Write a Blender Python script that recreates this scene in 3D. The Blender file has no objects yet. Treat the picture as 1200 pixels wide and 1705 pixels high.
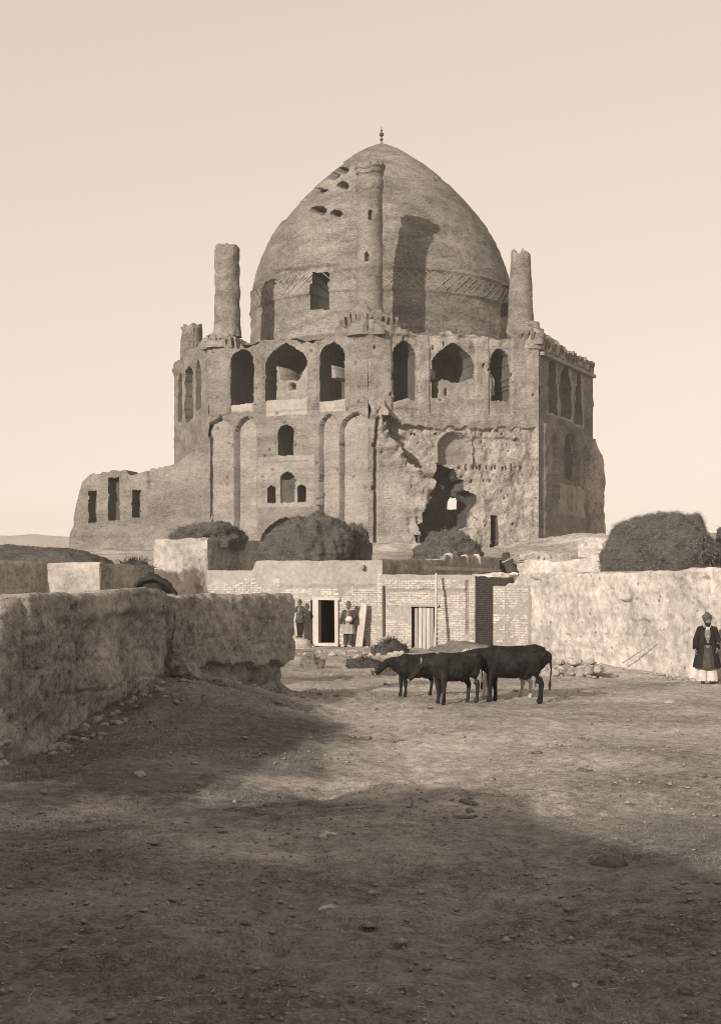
import bpy, bmesh, math, random
import numpy as np
from mathutils import Vector, Matrix

R = math.radians
rng = np.random.default_rng(7)
random.seed(7)
scene = bpy.context.scene
COL = scene.collection

# ------------------------------------------------------------------ camera, world, sun, exposure
CAM_Z = 2.45          # the photographer's lens above the ground in front of the cattle
FPX = 2380.0          # focal length in pixels of the 1200 px wide print
HOR = 985.0           # row of the horizon in the print
cam_d = bpy.data.cameras.new('camera')
cam_d.sensor_fit = 'HORIZONTAL'
cam_d.sensor_width = 36.0
cam_d.lens = 36.0 * FPX / 1200.0
cam_d.shift_y = (HOR - 852.5) / 1200.0
cam_d.clip_start = 0.1
cam_d.clip_end = 9000
cam = bpy.data.objects.new('camera', cam_d)
cam.location = (0, 0, CAM_Z)
cam.rotation_euler = (R(90), 0, 0)
COL.objects.link(cam)
scene.camera = cam

SUN_EL, SUN_AZ = 18.0, 31.5      # elevation; light travels this far to the right of straight ahead
world = bpy.data.worlds.new('World')
scene.world = world
world.use_nodes = True
wn, wl = world.node_tree.nodes, world.node_tree.links
wn.clear()
w_out = wn.new('ShaderNodeOutputWorld')
w_bg = wn.new('ShaderNodeBackground')
w_bg.inputs['Strength'].default_value = 0.13
sky = wn.new('ShaderNodeTexSky')
sky.sky_type = 'NISHITA'
sky.sun_disc = False
sky.sun_elevation = R(SUN_EL)
sky.sun_rotation = R(180 + SUN_AZ)
sky.dust_density = 1.0
w_bw = wn.new('ShaderNodeRGBToBW')
w_pow = wn.new('ShaderNodeMath'); w_pow.operation = 'POWER'; w_pow.inputs[1].default_value = 0.31
w_mul = wn.new('ShaderNodeMath'); w_mul.operation = 'MULTIPLY'; w_mul.inputs[1].default_value = 4.3
w_tint = wn.new('ShaderNodeMix'); w_tint.data_type = 'RGBA'; w_tint.blend_type = 'MULTIPLY'
w_tint.inputs['Factor'].default_value = 1.0
w_tint.inputs['B'].default_value = (1.0, 0.86, 0.75, 1)
wl.new(sky.outputs[0], w_bw.inputs[0])
wl.new(w_bw.outputs[0], w_pow.inputs[0])
wl.new(w_pow.outputs[0], w_mul.inputs[0])
wl.new(w_mul.outputs[0], w_tint.inputs['A'])
wl.new(w_tint.outputs['Result'], w_bg.inputs['Color'])
wl.new(w_bg.outputs[0], w_out.inputs['Surface'])

sun_d = bpy.data.lights.new('sun', 'SUN')
sun_d.energy = 5.0
sun_d.angle = R(0.6)
sun_d.color = (1.0, 0.91, 0.805)
sun = bpy.data.objects.new('sun', sun_d)
_e, _a = R(SUN_EL), R(SUN_AZ)
LDIR = Vector((math.sin(_a) * math.cos(_e), math.cos(_a) * math.cos(_e), -math.sin(_e)))
sun.rotation_euler = LDIR.to_track_quat('-Z', 'Y').to_euler()
COL.objects.link(sun)

scene.view_settings.view_transform = 'Standard'
scene.view_settings.look = 'None'
scene.view_settings.exposure = 0.0
scene.view_settings.gamma = 1.0
scene.view_settings.use_curve_mapping = False
scene.render.engine = 'CYCLES'
scene.cycles.use_denoising = True
scene.cycles.max_bounces = 6
scene.cycles.diffuse_bounces = 4
scene.cycles.volume_bounces = 1
scene.cycles.pixel_filter_type = 'BLACKMAN_HARRIS'
scene.cycles.filter_width = 1.0

# ------------------------------------------------------------------ noise
_perm = np.tile(rng.permutation(256), 3).astype(np.int64)
_grad = rng.normal(size=(256, 3)); _grad /= np.linalg.norm(_grad, axis=1)[:, None]

def pn(x, y, z):
    x, y, z = np.broadcast_arrays(np.asarray(x, float), np.asarray(y, float), np.asarray(z, float))
    xi, yi, zi = np.floor(x).astype(np.int64), np.floor(y).astype(np.int64), np.floor(z).astype(np.int64)
    xf, yf, zf = x - xi, y - yi, z - zi
    u, v, w = [t * t * t * (t * (t * 6 - 15) + 10) for t in (xf, yf, zf)]
    out = 0
    for dx in (0, 1):
        for dy in (0, 1):
            for dz in (0, 1):
                h = _perm[_perm[_perm[(xi + dx) & 255] + ((yi + dy) & 255)] + ((zi + dz) & 255)]
                g = _grad[h]
                d = g[..., 0] * (xf - dx) + g[..., 1] * (yf - dy) + g[..., 2] * (zf - dz)
                out = out + d * (u if dx else 1 - u) * (v if dy else 1 - v) * (w if dz else 1 - w)
    return out * 1.6

def fbm(x, y, z=0.0, s=1.0, o=4, gain=0.5):
    t, a, f = 0, 1.0, s
    for k in range(o):
        t = t + a * pn(np.asarray(x) * f + 17.3 * k, np.asarray(y) * f + 5.1 * k, np.asarray(z) * f + 9.7 * k)
        a *= gain; f *= 2.03
    return t

def sstep(a, b, x):
    t = np.clip((np.asarray(x, float) - a) / (b - a), 0, 1)
    return t * t * (3 - 2 * t)

# ------------------------------------------------------------------ placing helpers
def at(px, py, Y):
    """point seen at print pixel (px, py) that stands Y metres from the camera plane"""
    return Vector(((px - 600.0) / FPX * Y, Y, CAM_Z - (py - HOR) / FPX * Y))

def zrow(py, Y):
    return CAM_Z - (py - HOR) / FPX * Y

def tag(o, label=None, cat=None, group=None, kind=None):
    if label: o['label'] = label
    if cat: o['category'] = cat
    if group: o['group'] = group
    if kind: o['kind'] = kind
    return o

def empty(name, loc, label, cat, group=None):
    o = bpy.data.objects.new(name, None)
    o.location = loc
    o.empty_display_size = 0.3
    COL.objects.link(o)
    return tag(o, label, cat, group, 'thing' if label else None)

def origin(o):
    p = Vector((0, 0, 0))
    while o is not None:
        p += o.location
        o = o.parent
    return p

def link(name, me, mat, parent=None, loc=None):
    o = bpy.data.objects.new(name, me)
    COL.objects.link(o)
    if mat is not None and not me.materials:
        me.materials.append(mat)
    if parent is not None:
        o.parent = parent
    if loc is not None:
        o.location = loc
    return o

def mesh_np(name, V, F, mat, parent=None, smooth=False, uv=None, base=None):
    """V (n,3) world coords, F (m,k) int array or list of index lists; one object"""
    V = np.asarray(V, float)
    if parent is not None:
        org = origin(parent)
        V = V - np.array(org)
        loc = None
    else:
        b = np.array(base) if base is not None else np.array([V[:, 0].mean(), V[:, 1].mean(), V[:, 2].min()])
        V = V - b
        loc = Vector(b)
    me = bpy.data.meshes.new(name)
    if isinstance(F, np.ndarray):
        m, k = F.shape
        me.vertices.add(len(V)); me.vertices.foreach_set('co', V.astype(np.float32).ravel())
        me.loops.add(m * k); me.loops.foreach_set('vertex_index', F.astype(np.int32).ravel())
        me.polygons.add(m)
        me.polygons.foreach_set('loop_start', (np.arange(m) * k).astype(np.int32))
        me.update(calc_edges=True)
        me.validate()
    else:
        me.from_pydata([tuple(v) for v in V], [], F)
        me.update()
    if uv is not None and isinstance(F, np.ndarray):
        lay = me.uv_layers.new(name='UVMap')
        lay.data.foreach_set('uv', np.asarray(uv)[F.ravel()].astype(np.float32).ravel())
    if smooth:
        me.polygons.foreach_set('use_smooth', np.ones(len(me.polygons), bool))
    return link(name, me, mat, parent, loc)

def grid_faces(nu, nv):
    i = np.arange(nu - 1); j = np.arange(nv - 1)
    I, J = np.meshgrid(i, j)
    a = (J * nu + I).ravel()
    return np.stack([a, a + 1, a + nu + 1, a + nu], 1)

def sub_mesh(V, F, uv=None):
    idx, inv = np.unique(F.ravel(), return_inverse=True)
    return V[idx], inv.reshape(F.shape), (uv[idx] if uv is not None else None)

BOXF = np.array([[0, 3, 2, 1], [4, 5, 6, 7], [0, 1, 5, 4], [1, 2, 6, 5], [2, 3, 7, 6], [3, 0, 4, 7]])
class MB:
    """collects shapes for one mesh"""
    def __init__(s): s.v = []; s.f = []
    def add(s, V, F):
        n = len(s.v)
        s.v += [tuple(map(float, p)) for p in V]
        s.f += [[int(i) + n for i in f] for f in F]
        return s
    def box(s, c, size, rz=0, M=None, taper=1.0, jit=0):
        x, y, z = [t / 2 for t in size]
        P = np.array([[-x, -y, -z], [x, -y, -z], [x, y, -z], [-x, y, -z], [-x * taper, -y * taper, z], [x * taper, -y * taper, z], [x * taper, y * taper, z], [-x * taper, y * taper, z]])
        if jit: P = P + rng.normal(size=P.shape) * jit
        if M is not None: P = P @ np.array(M.to_3x3()).T
        if rz:
            c_, s_ = math.cos(rz), math.sin(rz)
            P = np.stack([P[:, 0] * c_ - P[:, 1] * s_, P[:, 0] * s_ + P[:, 1] * c_, P[:, 2]], 1)
        return s.add(P + np.array(c), BOXF)
    def tube(s, pts, rad, n=10, cap=True, sq=None):
        """tapered tube with rounded ends; rad numbers or (side, up) pairs"""
        P = [Vector(p) for p in pts]
        Rr = [(r, r) if not hasattr(r, '__len__') else tuple(r) for r in rad]
        if cap:
            d0 = (P[0] - P[1]).normalized(); d1 = (P[-1] - P[-2]).normalized()
            r0, r1 = Rr[0], Rr[-1]
            m0, m1 = min(r0), min(r1)
            P = [P[0] + d0 * m0 * .95, P[0] + d0 * m0 * .6] + P + [P[-1] + d1 * m1 * .6, P[-1] + d1 * m1 * .95]
            Rr = [(r0[0] * .3, r0[1] * .3), (r0[0] * .78, r0[1] * .78)] + Rr + [(r1[0] * .78, r1[1] * .78), (r1[0] * .3, r1[1] * .3)]
        V = []; F = []
        prev = None
        for i, p in enumerate(P):
            t = (P[min(i + 1, len(P) - 1)] - P[max(i - 1, 0)]).normalized()
            up = Vector((0, 0, 1)) if abs(t.z) < .9 else Vector((1, 0, 0)) if prev is None else prev
            sd = t.cross(up).normalized() if prev is None or abs(t.z) < .9 else (prev_s - t * prev_s.dot(t)).normalized()
            uu = sd.cross(t).normalized()
            prev, prev_s = uu, sd
            for k in range(n):
                a = 2 * math.pi * k / n
                V.append(p + sd * (math.cos(a) * Rr[i][0]) + uu * (math.sin(a) * Rr[i][1]))
        m = len(P)
        for i in range(m - 1):
            for k in range(n):
                a, b = i * n + k, i * n + (k + 1) % n
                F.append([a, b, b + n, a + n])
        F.append(list(range(n))[::-1]); F.append([(m - 1) * n + k for k in range(n)])
        return s.add(V, F)
    def ball(s, c, r, nu=12, nv=8, M=None):
        if not hasattr(r, '__len__'): r = (r, r, r)
        V = []; F = []
        for j in range(1, nv):
            th = math.pi * j / nv
            for i in range(nu):
                ph = 2 * math.pi * i / nu
                V.append([math.sin(th) * math.cos(ph) * r[0], math.sin(th) * math.sin(ph) * r[1], math.cos(th) * r[2]])
        V += [[0, 0, r[2]], [0, 0, -r[2]]]
        for j in range(nv - 2):
            for i in range(nu):
                a, b = j * nu + i, j * nu + (i + 1) % nu
                F.append([a, a + nu, b + nu, b])
        t, bt = len(V) - 2, len(V) - 1
        for i in range(nu):
            F.append([t, i, (i + 1) % nu])
            F.append([bt, (nv - 2) * nu + (i + 1) % nu, (nv - 2) * nu + i])
        V = np.array(V)
        if M is not None: V = V @ np.array(M.to_3x3()).T
        return s.add(V + np.array(c), F)
    def xf(s, M):
        s.v = [tuple(M @ Vector(p)) for p in s.v]
        return s
    def build(s, name, mat, parent=None, smooth=False, base=None):
        return mesh_np(name, np.array(s.v), s.f, mat, parent, smooth, base=base)

def remeshed(name, mb, mat, parent, voxel, smooth_it=3):
    """one continuous skin over overlapping closed shapes"""
    o = mb.build(name, None, parent, True)
    m = o.modifiers.new('r', 'REMESH'); m.mode = 'VOXEL'; m.voxel_size = voxel; m.use_smooth_shade = True
    s = o.modifiers.new('s', 'SMOOTH'); s.iterations = smooth_it; s.factor = .5
    dg = bpy.context.evaluated_depsgraph_get()
    me = bpy.data.meshes.new_from_object(o.evaluated_get(dg))
    o.modifiers.clear()
    old = o.data; o.data = me
    bpy.data.meshes.remove(old)
    me.name = name
    me.materials.clear(); me.materials.append(mat)
    me.polygons.foreach_set('use_smooth', np.ones(len(me.polygons), bool))
    return o

# ------------------------------------------------------------------ materials
def mat_new(name):
    m = bpy.data.materials.new(name); m.use_nodes = True
    nt = m.node_tree; nt.nodes.clear()
    out = nt.nodes.new('ShaderNodeOutputMaterial')
    b = nt.nodes.new('ShaderNodeBsdfPrincipled')
    nt.links.new(b.outputs[0], out.inputs[0])
    b.inputs['Roughness'].default_value = .95
    b.inputs['Specular IOR Level'].default_value = .12
    return m, nt, b

def sepia(v, warm=1.0):
    """base colour of value v; the print has only tones of one brown"""
    return (v, v * (1 - .085 * warm), v * (1 - .175 * warm), 1)

def earth(name, v, var=.35, big=.25, fine=6.0, grain=40.0, bump=.5, bdist=.03, speck=0.0, speck_v=.05, speck_s=3.0,
          streak=0.0, brick=None, warm=1.0, rough=.95, stain=0.0, stretch=(1, 1, 1), gw=.35, fw=.55, spec=.12):
    m, nt, b = mat_new(name)
    N, L = nt.nodes, nt.links
    tc = N.new('ShaderNodeTexCoord')
    geo = N.new('ShaderNodeNewGeometry')
    mp = N.new('ShaderNodeMapping'); mp.inputs['Scale'].default_value = stretch
    L.new(geo.outputs['Position'], mp.inputs[0])
    vec = mp.outputs[0]
    def noise(scale, detail=4, rough=.6, v=vec):
        n = N.new('ShaderNodeTexNoise'); n.inputs['Scale'].default_value = scale
        n.inputs['Detail'].default_value = detail; n.inputs['Roughness'].default_value = rough
        L.new(v, n.inputs['Vector']); return n.outputs['Fac']
    def math_(op, a, c, clamp=False):
        n = N.new('ShaderNodeMath'); n.operation = op; n.use_clamp = clamp
        for i, t in enumerate((a, c)):
            if isinstance(t, (int, float)): n.inputs[i].default_value = t
            else: L.new(t, n.inputs[i])
        return n.outputs[0]
    def ramp(f, p0, p1, v0=0, v1=1):
        n = N.new('ShaderNodeMapRange'); n.interpolation_type = 'SMOOTHSTEP'
        L.new(f, n.inputs[0])
        n.inputs[1].default_value = p0; n.inputs[2].default_value = p1
        n.inputs[3].default_value = v0; n.inputs[4].default_value = v1
        return n.outputs[0]
    nb, nf, ng = noise(big, 5), noise(fine, 5, .65), noise(grain, 3, .7)
    f = math_('ADD', ramp(nb, .3, .7, -.5, .5), math_('ADD', ramp(nf, .25, .75, -fw, fw), ramp(ng, .3, .7, -gw, gw)))
    val = math_('ADD', math_('MULTIPLY', f, var), 1.0)
    if streak:
        ms = N.new('ShaderNodeMapping'); ms.inputs['Scale'].default_value = (1.4, 1.4, .09)
        L.new(geo.outputs['Position'], ms.inputs[0])
        val = math_('MULTIPLY', val, ramp(noise(1.0, 4, .6, ms.outputs[0]), .35, .65, 1 - streak, 1 + streak * .5))
    if stain:
        val = math_('MULTIPLY', val, ramp(noise(.13, 3, .5), .45, .62, 1 - stain, 1))
    height = math_('ADD', math_('MULTIPLY', nf, 1.0), math_('MULTIPLY', ng, .35))
    if brick:
        bw, bh, mort, mv = brick
        bt = N.new('ShaderNodeTexBrick')
        L.new(tc.outputs['UV'], bt.inputs['Vector'])
        bt.inputs['Scale'].default_value = 1.0
        bt.inputs['Brick Width'].default_value = bw; bt.inputs['Row Height'].default_value = bh
        bt.inputs['Mortar Size'].default_value = mort; bt.inputs['Mortar Smooth'].default_value = .3
        bt.inputs['Color1'].default_value = (.78, .78, .78, 1); bt.inputs['Color2'].default_value = (1.12, 1.12, 1.12, 1)
        bt.inputs['Mortar'].default_value = (mv, mv, mv, 1)
        val = math_('MULTIPLY', val, bt.outputs['Color'])
        height = math_('SUBTRACT', height, math_('MULTIPLY', bt.outputs['Fac'], .8))
    if speck:
        vo = N.new('ShaderNodeTexVoronoi'); vo.inputs['Scale'].default_value = speck_s
        L.new(vec, vo.inputs['Vector'])
        sp = math_('MULTIPLY', ramp(vo.outputs['Distance'], .08, .22, 1, 0), math_('GREATER_THAN', noise(speck_s * .45, 2), .55))
        val = math_('MULTIPLY', val, math_('SUBTRACT', 1.0, math_('MULTIPLY', sp, speck)))
        height = math_('SUBTRACT', height, math_('MULTIPLY', sp, .8))
    mix = N.new('ShaderNodeMix'); mix.data_type = 'RGBA'; mix.blend_type = 'MULTIPLY'
    mix.inputs['Factor'].default_value = 1
    mix.inputs['A'].default_value = sepia(v, warm)
    L.new(val, mix.inputs['B'])
    L.new(mix.outputs['Result'], b.inputs['Base Color'])
    b.inputs['Roughness'].default_value = rough
    b.inputs['Specular IOR Level'].default_value = spec
    bp = N.new('ShaderNodeBump'); bp.inputs['Strength'].default_value = bump; bp.inputs['Distance'].default_value = bdist
    L.new(height, bp.inputs['Height'])
    L.new(bp.outputs[0], b.inputs['Normal'])
    return m

M = {}
M['ground'] = earth('ground_earth', .27, var=.6, big=.35, fine=6, grain=30, bump=.9, bdist=.035, speck=.5, speck_s=6.5, stain=.15, gw=.5)
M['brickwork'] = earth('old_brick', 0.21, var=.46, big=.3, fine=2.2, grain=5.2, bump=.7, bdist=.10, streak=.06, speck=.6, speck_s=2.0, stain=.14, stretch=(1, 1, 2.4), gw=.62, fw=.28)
M['brickpale'] = earth('lightened_brick', 0.285, var=.46, big=.3, fine=2.2, grain=5.2, bump=.7, bdist=.10, streak=.06, speck=.6, speck_s=2.0, stain=.14, stretch=(1, 1, 2.4), gw=.62, fw=.28)  # old brick paled to make up for weaker sun on the right face
M['facing'] = earth('brick_facing', .245, var=.38, big=.3, fine=2.4, grain=5.5, bump=.5, bdist=.07, streak=.05, stretch=(1, 1, 2.4), gw=.6, fw=.28)
M['core'] = earth('rubble_core', .30, var=.5, big=.5, fine=2.6, grain=7, bump=.9, bdist=.14, speck=.6, speck_s=2.0, gw=.6)
M['dome'] = earth('dome_brick', .215, var=.55, big=.3, fine=1.9, grain=4.8, bump=.7, bdist=.10, streak=.05, stain=.24, speck=.45, speck_s=1.8, stretch=(1, 1, 2.6), gw=.62, fw=.4)
M['coreshade'] = earth('shade_dark_core', .06, var=.5, big=.5, fine=2.2, grain=7, bump=.8, bdist=.18)  # core darkened so the colour carries the shade inside the breach
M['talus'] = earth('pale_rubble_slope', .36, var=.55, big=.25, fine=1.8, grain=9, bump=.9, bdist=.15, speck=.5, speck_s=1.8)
M['inner2'] = earth('shaded_plaster', .14, var=.4, big=.4, fine=3, grain=8, bump=.4, bdist=.06)  # dark tone paints shade into the arches of the right receding face
M['inner'] = earth('opening_shade_plaster', .085, var=.3, big=.4, fine=2, grain=8, bump=.4, bdist=.06)  # dark tone puts the shade of windows and openings into the colour
M['tile'] = earth('pale_tile', .3, var=.2, fine=5, grain=12, bump=.2, bdist=.02)
M['lattice'] = earth('lattice_brick', .245, var=.4, fine=4, grain=9, bump=.3, bdist=.03)
M['plaster'] = earth('white_plaster', .33, var=.2, fine=3, grain=20, bump=.3, bdist=.02)
M['minaret'] = earth('minaret_brick', .22, var=.48, big=.5, fine=2.4, grain=5.5, bump=.6, bdist=.08, stain=.2, stretch=(1, 1, 2.2), gw=.6, fw=.4)
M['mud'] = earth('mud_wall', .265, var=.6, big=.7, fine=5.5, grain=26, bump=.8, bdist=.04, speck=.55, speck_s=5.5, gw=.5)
M['mudlit'] = earth('sunlit_mud_wall', .42, var=.5, big=.6, fine=3.6, grain=20, bump=.7, bdist=.045, speck=.5, speck_s=3.2)  # mud brightened for sunlit faces, the sun put into the colour
M['mudmid'] = earth('softlit_mud_wall', .34, var=.5, big=.6, fine=3.6, grain=20, bump=.7, bdist=.045, speck=.5, speck_s=3.2)  # weaker sunlit copy of the mud for hut and shed fronts
M['muddark'] = earth('dark_mud', .14, var=.35, big=.5, fine=3.5, grain=16, bump=.6, bdist=.05)
M['housebrick'] = earth('house_brick', .38, var=.3, big=.6, fine=6, grain=26, bump=.5, bdist=.02, brick=(.24, .078, .012, .62))
M['brickpiece'] = earth('sun_dried_brick', .45, var=.42, big=2.5, fine=7, grain=30, bump=.4, bdist=.012)
M['mortar'] = earth('mud_mortar', .33, var=.3, fine=6, grain=26, bump=.5, bdist=.02)
M['sidebrick'] = earth('shaded_side_brick', .26, var=.3, big=.6, fine=6, grain=26, bump=.6, bdist=.025, brick=(.24, .078, .014, .55))  # house brick darkened for the end wall turned from the sun
M['hay'] = earth('dried_fodder', .10, var=.55, big=.8, fine=7, grain=36, bump=1.0, bdist=.08, stretch=(1, 1, 2.2))
M['straw'] = earth('straw_blade', .17, var=.4, big=2, fine=9, grain=30, bump=.1, bdist=.01)
M['grass'] = earth('dry_grass', .17, var=.4, big=.8, fine=9, grain=30, bump=.1, bdist=.01)
M['brush'] = earth('dark_brushwood', .06, var=.5, big=2, fine=9, grain=30, bump=.2, bdist=.01)
M['stone'] = earth('field_stone', .33, var=.4, big=1.2, fine=8, grain=30, bump=.6, bdist=.02)
M['stonepale'] = earth('pale_stone', .42, var=.2, big=2, fine=9, grain=30, bump=.5, bdist=.015)
M['pebble'] = earth('pebbles', .24, var=.5, big=9, fine=22, grain=60, bump=.3, bdist=.01)
M['wood'] = earth('weathered_wood', .30, var=.35, big=1.5, fine=9, grain=30, bump=.5, bdist=.01, stretch=(6, 6, .5))
M['woodpale'] = earth('pale_board', .44, var=.28, big=1.5, fine=9, grain=30, bump=.5, bdist=.01, stretch=(6, 6, .4))
M['whitewash'] = earth('whitewashed_wood', .5, var=.12, big=1.5, fine=9, grain=30, bump=.3, bdist=.008)
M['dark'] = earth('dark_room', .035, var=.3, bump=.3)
M['iron'] = earth('dark_metal', .06, var=.3, bump=.2, rough=.6)
M['hide'] = earth('black_hide', .013, var=1.0, big=3, fine=10, grain=60, bump=.35, bdist=.012, rough=.8, spec=.16)
M['hidebrown'] = earth('dark_brown_hide', .022, var=.9, big=3, fine=10, grain=60, bump=.35, bdist=.012, rough=.8, spec=.16)
M['hidepale'] = earth('white_hide', .42, var=.25, big=2, fine=10, grain=60, bump=.3, bdist=.01, rough=.8)
M['horn'] = earth('horn', .22, var=.3, big=5, fine=14, bump=.2, bdist=.004, rough=.5)
M['skin'] = earth('tanned_skin', .17, var=.15, big=4, fine=20, bump=.15, bdist=.004, rough=.6)
M['clothblack'] = earth('dark_wool', .022, var=.4, big=3, fine=14, grain=120, bump=.3, bdist=.006)
M['clothgrey'] = earth('grey_brown_wool', .06, var=.4, big=3, fine=14, grain=120, bump=.3, bdist=.006)
M['clothpale'] = earth('pale_linen', .5, var=.18, big=3, fine=12, grain=90, bump=.3, bdist=.006)
M['clothtan'] = earth('tan_cotton', .30, var=.25, big=3, fine=12, grain=90, bump=.3, bdist=.006)
M['felt'] = earth('brown_felt', .09, var=.45, big=6, fine=30, grain=120, bump=.6, bdist=.012)
M['hill'] = earth('far_hill', .36, var=.22, big=.012, fine=.06, grain=.5, bump=.4, bdist=2)

def soil_light_zones(m):
    """soil tones that also carry light: dusty yard paled as sunlit, turf foreground darkened as shaded"""
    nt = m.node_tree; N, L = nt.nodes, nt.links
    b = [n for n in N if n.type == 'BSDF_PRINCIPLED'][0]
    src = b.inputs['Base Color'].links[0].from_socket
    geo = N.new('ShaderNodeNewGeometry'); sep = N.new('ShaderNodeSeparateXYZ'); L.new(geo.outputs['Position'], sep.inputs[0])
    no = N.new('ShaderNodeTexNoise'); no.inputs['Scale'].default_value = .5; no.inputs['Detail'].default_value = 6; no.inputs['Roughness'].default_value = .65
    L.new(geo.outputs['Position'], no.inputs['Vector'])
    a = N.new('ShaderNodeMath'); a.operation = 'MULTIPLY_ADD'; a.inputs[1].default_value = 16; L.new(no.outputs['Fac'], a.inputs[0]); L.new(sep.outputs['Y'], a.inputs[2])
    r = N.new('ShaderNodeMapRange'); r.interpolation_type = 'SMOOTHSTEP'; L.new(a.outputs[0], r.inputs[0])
    r.inputs[1].default_value = 19; r.inputs[2].default_value = 29; r.inputs[3].default_value = .62; r.inputs[4].default_value = 1.34  # colour raised over the sunlit yard, lowered over the shaded foreground
    # dark turf on the bank by the left wall, its shade coloured in too
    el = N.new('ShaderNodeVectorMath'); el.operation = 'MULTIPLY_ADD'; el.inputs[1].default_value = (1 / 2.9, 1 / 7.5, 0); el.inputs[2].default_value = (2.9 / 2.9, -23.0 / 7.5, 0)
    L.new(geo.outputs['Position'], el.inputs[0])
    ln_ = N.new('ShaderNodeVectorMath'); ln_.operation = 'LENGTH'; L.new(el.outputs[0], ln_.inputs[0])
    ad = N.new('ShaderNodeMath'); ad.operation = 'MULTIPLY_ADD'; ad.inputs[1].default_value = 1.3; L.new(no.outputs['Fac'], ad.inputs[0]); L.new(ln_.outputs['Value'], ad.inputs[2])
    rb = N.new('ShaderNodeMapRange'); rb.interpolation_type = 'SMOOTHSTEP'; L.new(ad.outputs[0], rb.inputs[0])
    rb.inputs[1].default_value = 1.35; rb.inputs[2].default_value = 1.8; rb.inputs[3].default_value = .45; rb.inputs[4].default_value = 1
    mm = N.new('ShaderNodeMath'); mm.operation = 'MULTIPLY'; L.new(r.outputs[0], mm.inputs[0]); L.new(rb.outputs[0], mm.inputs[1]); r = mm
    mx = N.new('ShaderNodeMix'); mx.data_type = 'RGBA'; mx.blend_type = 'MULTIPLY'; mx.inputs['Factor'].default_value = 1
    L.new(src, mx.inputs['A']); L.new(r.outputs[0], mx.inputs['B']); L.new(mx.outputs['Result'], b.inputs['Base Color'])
soil_light_zones(M['ground'])

# ------------------------------------------------------------------ ground
WA0, WA1, WB1 = (-4.9, 21.0), (-3.85, 29.1), (-1.42, 33.6)      # the left mud wall: near corner, crack, far end

def seg_dist(x, y, a, b):
    ax, ay = a; bx, by = b
    dx, dy = bx - ax, by - ay
    t = np.clip(((x - ax) * dx + (y - ay) * dy) / (dx * dx + dy * dy), 0, 1)
    return np.hypot(x - ax - t * dx, y - ay - t * dy)

def ground_z(x, y, fine=True):
    x = np.asarray(x, float); y = np.asarray(y, float)
    z = .35 * sstep(38, 54, y) + 5.4 * sstep(60, 112, y)
    # bank heaped against the left wall
    d = np.minimum(seg_dist(x, y, WA0, WA1), seg_dist(x, y, WA1, WB1))
    z = z + .55 * np.exp(-(d / 1.7) ** 2) * sstep(21, 28.5, y) * (1 - .95 * sstep(29.5, 33.5, y))
    z = z + .34 * np.exp(-(((x + 2.5) / 1.7) ** 2 + ((y - 26.0) / 3.4) ** 2)) * (1 + .3 * fbm(x, y, 3, .7, 3)) + .18 * np.exp(-(((x + 3.4) / 1.6) ** 2 + ((y - 20.5) / 3.2) ** 2))
    near = (1 - sstep(60, 140, y)) * (1 - sstep(25, 60, np.abs(x)))
    z = z + near * (.10 * fbm(x, y, 1.3, .22, 3) + .035 * fbm(x, y, 4.2, 1.1, 3))
    # worn track running from the foreground to the house door
    tx = -.6 + .02 * (y - 14)
    z = z - .05 * near * np.exp(-((x - tx) / 1.2) ** 2) * sstep(12, 20, y)
    for off in (-.62, .62):
        cx_ = -.3 + .055 * (y - 12) + .5 * np.sin(y * .16) + off
        z = z - .035 * near * np.exp(-((x - cx_) / .13) ** 2) * sstep(7, 11, y) * (1 - sstep(36, 46, y))
    if fine:
        rough = .6 + .8 * sstep(.0, .5, fbm(x, y, 8.0, .3, 2)) + 1.2 * np.exp(-(d / 1.6) ** 2)
        z = z + near * rough * (.02 * fbm(x, y, 2.2, 4.0, 3, .65) + .02 * np.abs(fbm(x, y, 7.7, 2.2, 2)))
    far = sstep(300, 3000, np.hypot(x, y))
    return z + far * 0

def axis(dense0, dense1, step, lo, hi, grow=1.18):
    a = list(np.arange(dense0, dense1 + 1e-6, step))
    s = step; v = dense1
    up = []
    while v < hi: s *= grow; v += s; up.append(min(v, hi))
    s = step; v = dense0; dn = []
    while v > lo: s *= grow; v -= s; dn.append(max(v, lo))
    return np.array(dn[::-1] + a + up)

gx = axis(-7.5, 9.5, .05, -4000, 4000, 1.09)
ys = [6.0]
while ys[-1] < 62: ys.append(ys[-1] * 1.0042)
while ys[-1] < 5000: ys.append(ys[-1] * 1.035)
yb = []; v = 6.0; s = .1
while v > -4000: v -= s; s *= 1.2; yb.append(v)
gy = np.array(yb[::-1] + ys)
GX, GY = np.meshgrid(gx, gy)
GZ = ground_z(GX, GY)
_r = np.random.default_rng(31)
for _k in range(1500):          # hoof and foot prints pressed into the yard
    fy = 7.5 * (44 / 7.5) ** _r.random(); fx = _r.uniform(-.27, .27) * fy; fr = _r.uniform(.045, .10)
    i0, i1 = np.searchsorted(gx, [fx - .3, fx + .3]); j0, j1 = np.searchsorted(gy, [fy - .35, fy + .35])
    if i1 > i0 and j1 > j0:
        d2 = ((GX[j0:j1, i0:i1] - fx) ** 2 + ((GY[j0:j1, i0:i1] - fy) / 1.3) ** 2) / fr ** 2
        GZ[j0:j1, i0:i1] += _r.uniform(.010, .026) * (.45 * np.exp(-(np.sqrt(d2) - 1.5) ** 2 * 5) - np.exp(-d2))
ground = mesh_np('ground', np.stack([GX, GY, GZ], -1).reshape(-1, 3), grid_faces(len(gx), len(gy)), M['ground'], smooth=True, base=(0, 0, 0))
tag(ground, kind='structure')

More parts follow.
